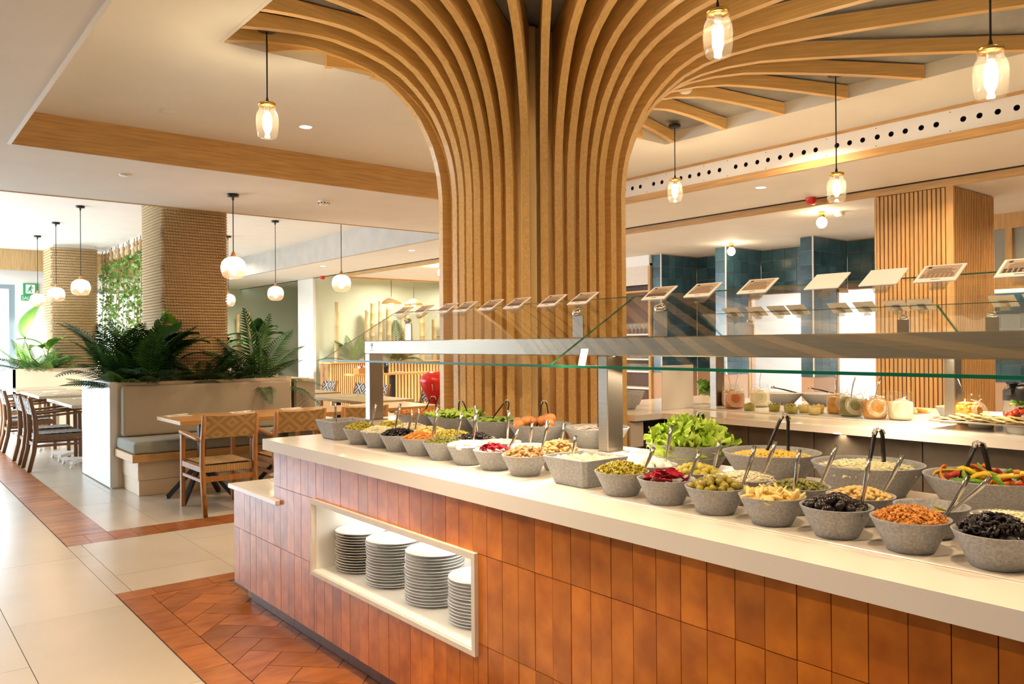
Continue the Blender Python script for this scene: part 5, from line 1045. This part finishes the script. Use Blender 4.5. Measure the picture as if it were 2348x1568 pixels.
def around(mes, n, t0, t1, s0, s1, a0=0, a1=2*PI): return [(random.choice(mes), a0+(a1-a0)*(i+.5*random.random())/n, random.uniform(t0,t1), random.uniform(s0,s1)) for i in range(n)]
rs = random.Random
random.seed(11)
plant('palm_plant', 'full green palm at the street end of the banquette planter', 'plant', 2.06, 9.06, .95, around([FR[0],FR[2],FR[1]],26,.10,.95,.95,1.35)+around([FR[1],FR[3]],9,-.25,.10,.9,1.15,1.6,5.0), None, 9)
plant('palm_plant', 'tall mixed palm with upright fronds before the rope pillar', 'plant', 2.30, 8.92, .93, around([FR[0],FR[2]],17,.3,1.2,1.0,1.4)+around([FR[1]],6,.0,.3,.8,1.0)+[(FR[2],.6,.9,1.4),(FR[0],2.4,.95,1.45)], None, 7)
plant('broadleaf_plant', 'dark broad-leaved plant against the rope pillar in the planter', 'plant', 2.50, 8.93, .95, around([BR[0],BR[1],BR[2]],11,.3,1.0,.85,1.2)+[(BR[0],1.2,.85,1.4),(BR[2],5.3,.7,1.3),(BR[3],4.2,1.15,1.5)])
plant('fern_plant', 'low dark fern in the middle of the banquette planter', 'plant', 2.85, 8.90, .93, around([FR[2],FR[2],FR[0]],20,.05,.75,.65,.95), None, 5)
plant('fern_plant', 'low dark fern beside the single palm in the planter', 'plant', 3.12, 8.90, .93, around([FR[2],FR[0]],18,.0,.6,.6,.85), None, 5)
plant('palm_plant', 'single arching palm at the inner end of the banquette planter', 'plant', 3.46, 8.93, .93, around([FR[0],FR[1]],10,.15,.7,1.0,1.25)+[(FR[1],3.3,1.15,1.6),(FR[1],5.4,1.1,1.5),(FR[0],.3,.8,1.35),(FR[0],2.9,.8,1.2),(FR[2],5.7,-.30,1.1),(FR[2],4.6,-.25,.9),(FR[0],6.15,-.15,1.25)], None, 4)
plant('palm_plant', 'bright palm in the far planter before the windows', 'plant', 2.25, 16.05, .93, around([FR[0],FR[1],FR[3]],18,-.1,.75,1.0,1.35), None, 8)
plant('palm_plant', 'second bright palm in the far planter toward the pillar', 'plant', 2.42, 15.98, .93, around([FR[1],FR[3],FR[0]],14,-.2,.6,.9,1.15), None, 5)
plant('lily_plant', 'slender plant with one upright flower stalk in the far planter', 'plant', 2.52, 16.2, .93, around([BR[3]],5,.2,.8,1.2,1.6)+[(BR[3],.5,1.35,2.3)])
# hanging ivy curtain
for i in range(15):
    y = 13.6+.26*i; x = 3.62+random.uniform(-.02,.02); zt = 3.3
    t = tag(thing('ivy_strand', '', 'plant', (x,y,zt), 0, 'hanging ivy strands'), 'knotted ivy strand, %s in the hanging curtain from the rope pillar' % ordn[i], 'plant', 'hanging ivy strands')
    Ln = random.uniform(1.9,2.25)
    obj('hook', B().tube([(0,0,0),(0,0,-.06)], .006, 5), M['black'], t)
    obj('knot', B().lathe([(0,-.05),(.03,-.07),(.035,-.11),(.02,-.14),(.045,-.18),(.04,-.24),(.012,-.27),(0,-.27)], 8), M['copperrope'], t); obj('rope', B().tube([(0,0,-.26),(.01,0,-.8),(-.01,.01,-1.4),(0,0,-Ln)], .008, 5), M['rope'], t)
    lb = B()
    for k in range(95):
        z = -.28-(Ln-.3)*random.random()**1.35; s_ = random.uniform(.05,.085)
        lb.xf(B().add([(0,0,0),(s_*.6,s_*.5,.1*s_),(s_*1.1,0,0),(s_*.6,-s_*.5,.1*s_)], [(0,1,2,3)]), Matrix.Translation((random.uniform(-.03,.03),random.uniform(-.05,.05),z)) @ rnd())
    o = obj('leaves', lb, M['ivy'], t); o['kind'] = 'stuff'
# ------------------------------------------------------------------ globe pendants
GM = B().lathe([(0,0),(.05,.002),(.085,.012),(.108,.04),(.1175,.085),(.118,.12),(.108,.16),(.085,.19),(.05,.208),(.026,.214),(.024,.222)], 32).mesh('globe', M['globe'])
NK = B().lathe([(.030,-.008),(.027,.012),(.017,.035),(.010,.05),(0,.052)], 20).mesh('neck', M['copper']); GB = B().sphere((0,0,0), (.045,.045,.055), 14, 10).mesh('bulb', M['bulb3'])
for (x,y,zc,zb,lab) in ((2.78,7.73,ZL,2.075,'rose glass globe lamp over the table before the banquette'),(2.22,11.84,ZU,2.11,'rose globe lamp nearest of the row over the white tables'),(2.22,13.6,ZU,2.11,'middle rose globe lamp of the row over the white tables'),(2.24,15.4,ZU,2.11,'farthest rose globe lamp of the row, beside the exit sign'),
    (4.68,9.2,ZU,2.10,'rose globe lamp hung before the sage bamboo wall'),(4.78,11.53,ZU,2.10,'rose globe lamp behind the arching palm'),(4.80,13.6,ZU,2.10,'rose globe lamp half hidden by the rope pillar')):
    t = tag(thing('globe_pendant', '', 'lamp', (x,y,zc), 0, 'rose globe lamps'), lab, 'lamp', 'rose globe lamps')
    obj('canopy', B().lathe([(0,0),(.055,0),(.055,-.025),(.012,-.028),(.010,-.06),(0,-.06)], 24), M['black'], t); obj('cord', B().tube([(0,0,-.03),(0,0,zb+.26-zc)], .0045, 6), M['cord'], t)
    obj('globe', GM, None, t, (0,0,zb-zc)); obj('neck', NK, None, t, (0,0,zb-zc+.214)); obj('bulb', GB, None, t, (0,0,zb-zc+.105))
# ------------------------------------------------------------------ dining chairs
def make_chair(label, group, wd, backm, seatm, sidem):
    t = tag(thing('dining_chair', '', 'chair', (0,0,0), 0, group), label, 'chair', group)
    for s in (-1, 1):
        x = s*.225
        obj('leg', B().strip([(x,-.335,0),(x,-.285,.22),(x,-.262,.42),(x,-.272,.62),(x,-.325,.845)], [.042,.046,.05,.046,.036], .030, (0,1,0)), wd, t)
        obj('leg', B().bar((x,.275,0),(x,.265,.64),.034,.040,(0,1,0)), wd, t)
        obj('armrest', B().strip([(x,-.262,.625),(x,-.10,.635),(x,.12,.652),(x,.30,.665)], [.034,.04,.05,.046], .026, (1,0,0)), wd, t)
        obj('side_rail', B().bar((x,-.26,.385),(x,.26,.385),.026,.045), wd, t); obj('side_stretcher', B().bar((x,-.27,.29),(x,.265,.29),.020,.026), wd, t)
    obj('front_rail', B().bar((-.225,.255,.385),(.225,.255,.385),.026,.045), wd, t); obj('back_rail', B().bar((-.225,-.265,.30),(.225,-.265,.30),.022,.045), wd, t)
    def seat(u, v): return (-.205+.41*u, -.245+.49*v, .425-.012*math.sin(PI*u)*math.sin(PI*v)+.004*math.sin(u*40)*math.sin(v*44))
    obj('seat', B().grid(seat, 24, 24).box((-.208,-.248,.355),(.208,.252,.412)), seatm, t)
    bb = B()
    n1, n2 = 30, 14
    for off in (-.012, .012):
        bb.grid(lambda u, v: (-.232+.464*u, -.278-.050*v-.016*math.sin(PI*u)+off+(.002*math.sin(u*60)*math.cos(v*30)), .645+.195*v-.012*math.sin(PI*u)*(v-.3)), n1, n2)
    bb.grid(lambda u, v: (-.232+.464*u, -.328-.016*math.sin(PI*u)-.012+.024*v, .842-.010*math.sin(PI*u)), n1, 1).grid(lambda u, v: (-.232+.464*u, -.278-.016*math.sin(PI*u)-.012+.024*v, .645+.003*math.sin(PI*u)), n1, 1)
    obj('backrest', bb, backm, t)
    return t
g_nat, g_wht = 'natural rope chairs by the banquette', 'white diamond woven chairs'
c0 = make_chair('natural rope woven armchair at the table corner, turned away from view', g_nat, M['chairwood'], M['nat'], M['natseat'], M['nat'])
c0.location = (2.41,7.10,0)
dup(c0, (3.04,7.10,0), 0, 'second natural rope armchair, between two others at the oak tables'); dup(c0, (3.68,7.08,0), 0, 'third natural rope armchair, half hidden by the square grey dish')
c1 = make_chair('white diamond woven chair nearest the walkway end of the white tables', g_wht, M['darkwood'], M['cushionweave'], M['seatweave'], None)
c1.location = (1.77,10.76,0); c1.rotation_euler = (0,0,-PI/2)
for (x,y,r,lab) in ((1.77,11.49,-PI/2,'white diamond woven chair, second along the white tables'),(1.77,12.92,-PI/2,'white diamond woven chair, third along the white tables'),(1.77,13.65,-PI/2,'white diamond woven chair, fourth along the white tables'),(1.77,15.0,-PI/2,'white diamond woven chair, farthest along the white tables')):
    dup(c1, (x,y,0), r, lab)
g_far = 'diamond woven chairs at the far tables'
c2 = make_chair('diamond woven chair far off, beside the tree column', g_far, M['chairwood'], M['cushionweave'], M['seatweave'], None)
c2.location = (5.62,8.48,0); c2.rotation_euler = (0,0,PI/2)
for (y,lab) in ((9.05,'diamond woven chair far off, second from the tree column'),(10.42,'diamond woven chair far off, third, behind the steel post'),(10.98,'diamond woven chair far off, fourth, before the pale slats'),(12.1,'diamond woven chair far off, fifth, beside the banquette end')):
    dup(c2, (5.62,y,0), PI/2, lab)
# ------------------------------------------------------------------ tables
def table(name, label, x0, y0, x1, y1, zt, topm, legm, posts, group, white=False):
    t = tag(thing(name, '', 'table', (x0,y0,0), 0, group), label, 'table', group)
    obj('tabletop', B().cbox((0,0,zt-.038),(x1-x0,y1-y0,zt),.003), topm, t)
    for (px_, py_) in posts:
        q = obj('pedestal', B().box((px_-x0-.03,py_-y0-.03,.33 if not white else .06),(px_-x0+.03,py_-y0+.03,zt-.038)).box((px_-x0-.14,py_-y0-.14,zt-.046),(px_-x0+.14,py_-y0+.14,zt-.038)), legm, t)
        for a in range(4):
            u, v = ((1,1),(-1,1),(-1,-1),(1,-1))[a]
            if white: obj('foot', B().bar((px_-x0,py_-y0,.075),(px_-x0+.24*u,py_-y0+.24*v,.065),.045,.035).lathe([(0,.0),(.022,0),(.012,.03),(0,.05)],10,(px_-x0+.235*u,py_-y0+.235*v,0)), legm, t)
            else: obj('foot', B().bar((px_-x0,py_-y0,.36),(px_-x0+.235*u,py_-y0+.235*v,.014),.036,.036).lathe([(.02,0),(.02,.02),(0,.03)],10,(px_-x0+.235*u,py_-y0+.235*v,0)), legm, t)
    return t
table('dining_table', 'oak table before the grey banquette, nearest the walkway', 2.165,7.36,3.52,8.10,.755,M['tabletop'],M['black'],[(2.43,7.62),(3.24,7.62)],'oak tables by the banquette')
table('dining_table', 'second oak table, past the first toward the tree column', 3.54,7.36,4.92,8.10,.755,M['tabletop'],M['black'],[(3.9,7.62),(4.6,7.62)],'oak tables by the banquette')
g_wt = 'washed tables in the row by the windows'
table('dining_table', 'washed wood table behind the first white woven chairs', 1.84,10.35,2.55,12.0,.75,M['greytop'],M['whitepl'],[(2.1,10.76),(2.1,11.5)],g_wt,True)
table('dining_table', 'middle washed wood table in the row by the windows', 1.84,12.6,2.55,14.3,.75,M['greytop'],M['whitepl'],[(2.1,12.9),(2.1,13.8)],g_wt,True)
table('dining_table', 'farthest washed wood table in the row by the windows', 1.84,14.75,2.55,15.65,.75,M['greytop'],M['whitepl'],[(2.1,15.2)],g_wt,True)
g_ft = 'tables along the far chairs'
table('dining_table', 'long table before the two chairs beside the tree column', 4.56,8.45,5.28,10.2,.75,M['greyoak'],M['black'],[(4.92,8.8),(4.92,9.8)],g_ft)
table('dining_table', 'farther long table before the pale slats', 4.60,10.5,5.32,12.4,.75,M['greyoak'],M['black'],[(4.96,10.9),(4.96,12.0)],g_ft)
# place settings
for (x,y,z,lab) in ((2.33,7.93,.755,'at the outer corner of the oak table'),(2.92,7.86,.755,'in the middle of the oak table'),(3.46,7.92,.755,'at the seam of the two oak tables'),(4.2,7.85,.755,'on the second oak table'),(2.2,10.9,.75,'on the first washed table'),(2.2,11.6,.75,'farther along the first washed table'),(2.2,13.0,.75,'on the middle washed table'),(2.2,13.8,.75,'farther along the middle washed table'),(4.9,9.4,.75,'on the long table by the tree column'),(4.95,11.3,.75,'on the farther long table')):
    t = tag(thing('place_setting', '', 'cutlery', (x,y,z), random.uniform(-.2,.2), 'place settings'), 'folded paper napkin with steel cutlery %s' % lab, 'cutlery', 'place settings')
    obj('napkin', B().cbox((-.11,-.05,0),(.10,.05,.005),.001).bar((-.12,.05,.006),(.10,.085,.012),.05,.004), M['linen'], t)
    obj('knife', B().strip([(-.10,.01,.010),(0,.012,.011),(.11,.02,.009)], [.012,.014,.018], .002, (0,1,0)), M['steelp'], t); obj('fork', B().strip([(-.10,-.025,.010),(0,-.02,.012),(.10,-.02,.010)], [.013,.008,.022], .002, (0,1,0)), M['steelp'], t)
# ------------------------------------------------------------------ slatted half walls, bamboo and plants at the far end
def slatwall(label, x0, x1, y, z, n, m, name='slatted_planter'):
    t = tag(thing(name, '', 'planter', (x0,y,0)), label, 'planter')
    obj('body', B().box((0,.03,0),(x1-x0,.48,z-.03)), M['slatback'] if m != 'whiteslat' else M['white'], t); obj('cap', B().cbox((-.02,-.03,z-.03),(x1-x0+.02,.5,z)), M[m] if m != 'wood_z' else M['wood_x'], t)
    st = (x1-x0)/n; me = B().box((0,0,0),(st*.58,.035,z-.03)).mesh('slat', M[m])
    for i in range(n): obj('slat', me, None, t, (i*st+st*.2,0,0))
slatwall('low planter wall of pale sunlit slats under the bamboo', 7.66, 8.62, 15.6, 1.06, 20, 'wood_z')
slatwall('long low planter wall of oak slats behind the service table', 8.64, 13.4, 15.6, 1.06, 56, 'wood_z')
slatwall('farthest planter wall of pale slats behind the arching palm', 5.6, 8.4, 20.1, 1.08, 36, 'oakpale')
BAMX = [(7.93,15.85,2.36,.03),(8.60,15.75,2.20,-.02),(8.86,15.95,2.36,.02),(8.97,15.8,2.40,.05),(9.18,15.72,2.36,.02),(9.32,16.0,2.3,-.02),(9.66,15.9,2.36,.03),(9.85,16.05,2.1,.04),(10.05,15.74,2.42,-.03),(10.5,15.9,2.02,0),(11.0,15.8,2.36,.03),(11.6,15.95,2.1,-.06),(12.15,15.8,2.34,.01),(12.9,15.95,2.30,.02)]
for i, (x,y,z,ln) in enumerate(BAMX+[(6.3,20.4,2.26,-.02),(6.72,20.45,2.30,.02),(7.45,20.35,2.25,.01),(7.75,20.4,2.3,.02)]):
    prof = []; zz = 0; r = random.uniform(.045,.062)
    while zz < z-1.0:
        prof += [(r,zz),(r*1.10,zz+.012),(r,zz+.024)]; zz += random.uniform(.22,.34)
    prof += [(r,z-1.0),(r*.8,z-1.0),(0,z-1.06)]
    lab = ('dry bamboo pole, %s in the row behind the oak slats' % ordn[i]) if i < 14 else 'dry bamboo pole, %s in the group behind the arching palm' % ordn[i-14]
    solo('bamboo_pole', B().lathe(prof, 12), M['bamboo'], lab, 'pole', (x,y,1.0), (ln,ln*.6,random.uniform(0,6)), 'bamboo poles')
plant('palm_plant', 'bright palm among the bamboo poles behind the pale slats', 'plant', 8.3, 15.75, 1.0, around([FR[0],FR[1],FR[3]],18,-.1,.9,1.0,1.35), None, 4)
plant('palm_plant', 'dark palm standing upright among the bamboo poles', 'plant', 9.35, 15.72, 1.0, around([FR[0],FR[2]],12,-.1,.6,.9,1.2,PI,2*PI)+[(FR[1],1,1.2,1.7),(FR[1],4,1.15,1.7)], None, 4)
plant('broadleaf_plant', 'dark leafy plant seen through the sloping glass', 'plant', 10.9, 15.75, 1.0, around([BR[0],BR[2],BR[1]],14,.2,1.1,1.0,1.3))
plant('broadleaf_plant', 'second leafy plant seen through the sloping glass', 'plant', 12.1, 15.75, 1.0, around([BR[0],BR[2]],10,.2,1.1,1.0,1.2))
plant('broadleaf_plant', 'broad-leaved plant by the white sunlit pillar', 'plant', 7.9, 20.2, 1.05, around([BR[0],BR[1],BR[3]],14,.1,1.1,1.3,1.7,PI,2*PI))
plant('broadleaf_plant', 'leafy plant among the farthest bamboo poles', 'plant', 7.0, 20.2, 1.05, around([BR[0],BR[2]],9,.1,1.0,1.0,1.4,PI,2*PI))
for (x,y,lab) in ((9.5,15.2,'wicker dome lamp glowing behind the menu cards'),(8.75,14.9,'second wicker dome lamp glowing behind the menu cards')):
    t = tag(thing('wicker_pendant', '', 'lamp', (x,y,3.0), 0, 'wicker lamps'), lab, 'lamp', 'wicker lamps')
    obj('cord', B().tube([(0,0,0),(0,0,-.56)], .006, 5), M['cord'], t); obj('shade', B().lathe([(.02,-.55),(.10,-.58),(.20,-.66),(.21,-.70),(.19,-.70),(.09,-.60)], 20), M['wicker'], t); obj('bulb', B().sphere((0,0,-.68), .05, 10, 7), M['bulb3'], t)
# service table at the slatted wall
st = tag(thing('service_table', '', 'table', (7.6,14.4,0)), 'narrow oak side table on a black leg before the oak slats', 'table')
obj('tabletop', B().cbox((0,0,.80),(1.9,.45,.84)), M['tabletop'], st); obj('leg', B().box((.95,.18,0),(1.05,.28,.80)), M['black'], st)
sxo = tag(thing('sauce_crate', '', 'crate', (7.75,14.5,.84)), 'wooden crate of red and white sauce sachets on the side table', 'crate')
obj('crate', B().box((0,0,0),(.42,.25,.02)).box((0,0,.02),(.42,.02,.11)).box((0,.23,.02),(.42,.25,.11)).box((0,.02,.02),(.02,.23,.11)).box((.40,.02,.02),(.42,.23,.11)), M['chairwood'], sxo)
for i in range(9): obj('sachet', B().bar((.04+.04*i,.06+.03*(i%4),.03),(.05+.04*i,.08+.03*(i%3),.15),.05,.012,(0,1,0)), M['red' if i % 3 else 'whitepl'], sxo)
solo('black_tumbler', B().lathe([(0,0),(.05,0),(.06,.2),(.05,.2),(0,.19)],16), M['blackpl'], 'black cylinder beside the crate on the side table', 'container', (8.45,14.62,.84))
solo('steel_shaker', B().lathe([(0,0),(.05,0),(.05,.14),(.03,.16),(0,.16)],16), M['steel'], 'steel canister next to the black cylinder', 'container', (8.28,14.58,.84))
solo('plate', PL, None, 'white plate lying on the narrow side table', 'plate', (8.7,14.55,.84), (0,0,0))
# red hourglass display by the tree column
rd = tag(thing('red_display', '', 'display', (5.92,8.95,0)), 'glossy red hourglass-shaped display stand behind the tree column', 'display')
obj('cone', B().lathe([(0,1.06),(.10,1.06),(.19,1.0),(.21,.92),(.16,.80),(.07,.62),(.05,.58)],20), M['red'], rd); obj('base', B().lathe([(.05,.58),(.09,.50),(.20,.22),(.24,0),(0,0)],20), M['red'], rd); obj('label', B().lathe([(.158,.80),(.202,.90)],8), M['whitepl'], rd)
solo('blue_panel', B().cbox((0,0,0),(.04,.5,.86)), M['paleblue'], 'pale blue panel beside the red display stand', 'panel', (6.2,8.7,0))
# ------------------------------------------------------------------ exit sign
es = tag(thing('exit_sign', '', 'sign', (2.37,17.99,2.29)), 'green emergency exit sign with running figure and lettering', 'sign')
es.scale = (.60,1,.62)
obj('panel', B().box((0,-.02,.26),(.42,0,.62)), M['green'], es); obj('lower_panel', B().box((-.06,-.022,.08),(.44,0,.245)), M['green'], es)
obj('white_field', B().box((.07,-.024,.30),(.33,-.02,.58)), M['signwhite'], es)
man = B().lathe([(0,-.003),(.024,-.003),(.024,.003),(0,.003)], 10)
mb = B().xf(man, Matrix.Translation((.215,-.026,.535)) @ Matrix.Rotation(PI/2,4,'X'))
for a, b_, w_ in (((.205,.50),(.185,.43),.045),((.20,.49),(.255,.465),.02),((.255,.465),(.28,.49),.018),((.195,.49),(.15,.46),.02),((.15,.46),(.14,.42),.018),((.185,.43),(.225,.385),.026),((.225,.385),(.215,.33),.022),((.18,.43),(.15,.375),.026),((.15,.375),(.10,.37),.022)):
    mb.bar((a[0],-.026,a[1]),(b_[0],-.026,b_[1]),.004,w_,(0,0,1) if abs(a[0]-b_[0])>abs(a[1]-b_[1]) else (1,0,0)) if False else mb.strip([(a[0],-.026,a[1]),(b_[0],-.026,b_[1])], .004, w_, (0,1,0))
obj('running_figure', mb, M['green'], es)
tc = bpy.data.curves.new('lettering', 'FONT'); tc.body = 'SALIDA'; tc.size = .15; tc.extrude = .001; tc.materials.append(M['signwhite'])
tmp = bpy.data.objects.new('lettering', tc); COL.objects.link(tmp); bpy.context.view_layer.update()
me_ = bpy.data.meshes.new_from_object(tmp.evaluated_get(bpy.context.evaluated_depsgraph_get())); bpy.data.objects.remove(tmp)
to = bpy.data.objects.new('lettering', me_); to['kind'] = 'stuff'; COL.objects.link(to); to.parent = es; to.location = (-.04,-.024,.105); to.rotation_euler = (PI/2,0,0); to.scale = (.9,1,1)
# bulbs light their surroundings through the materials above; other lamps, seen and added, are set at the top
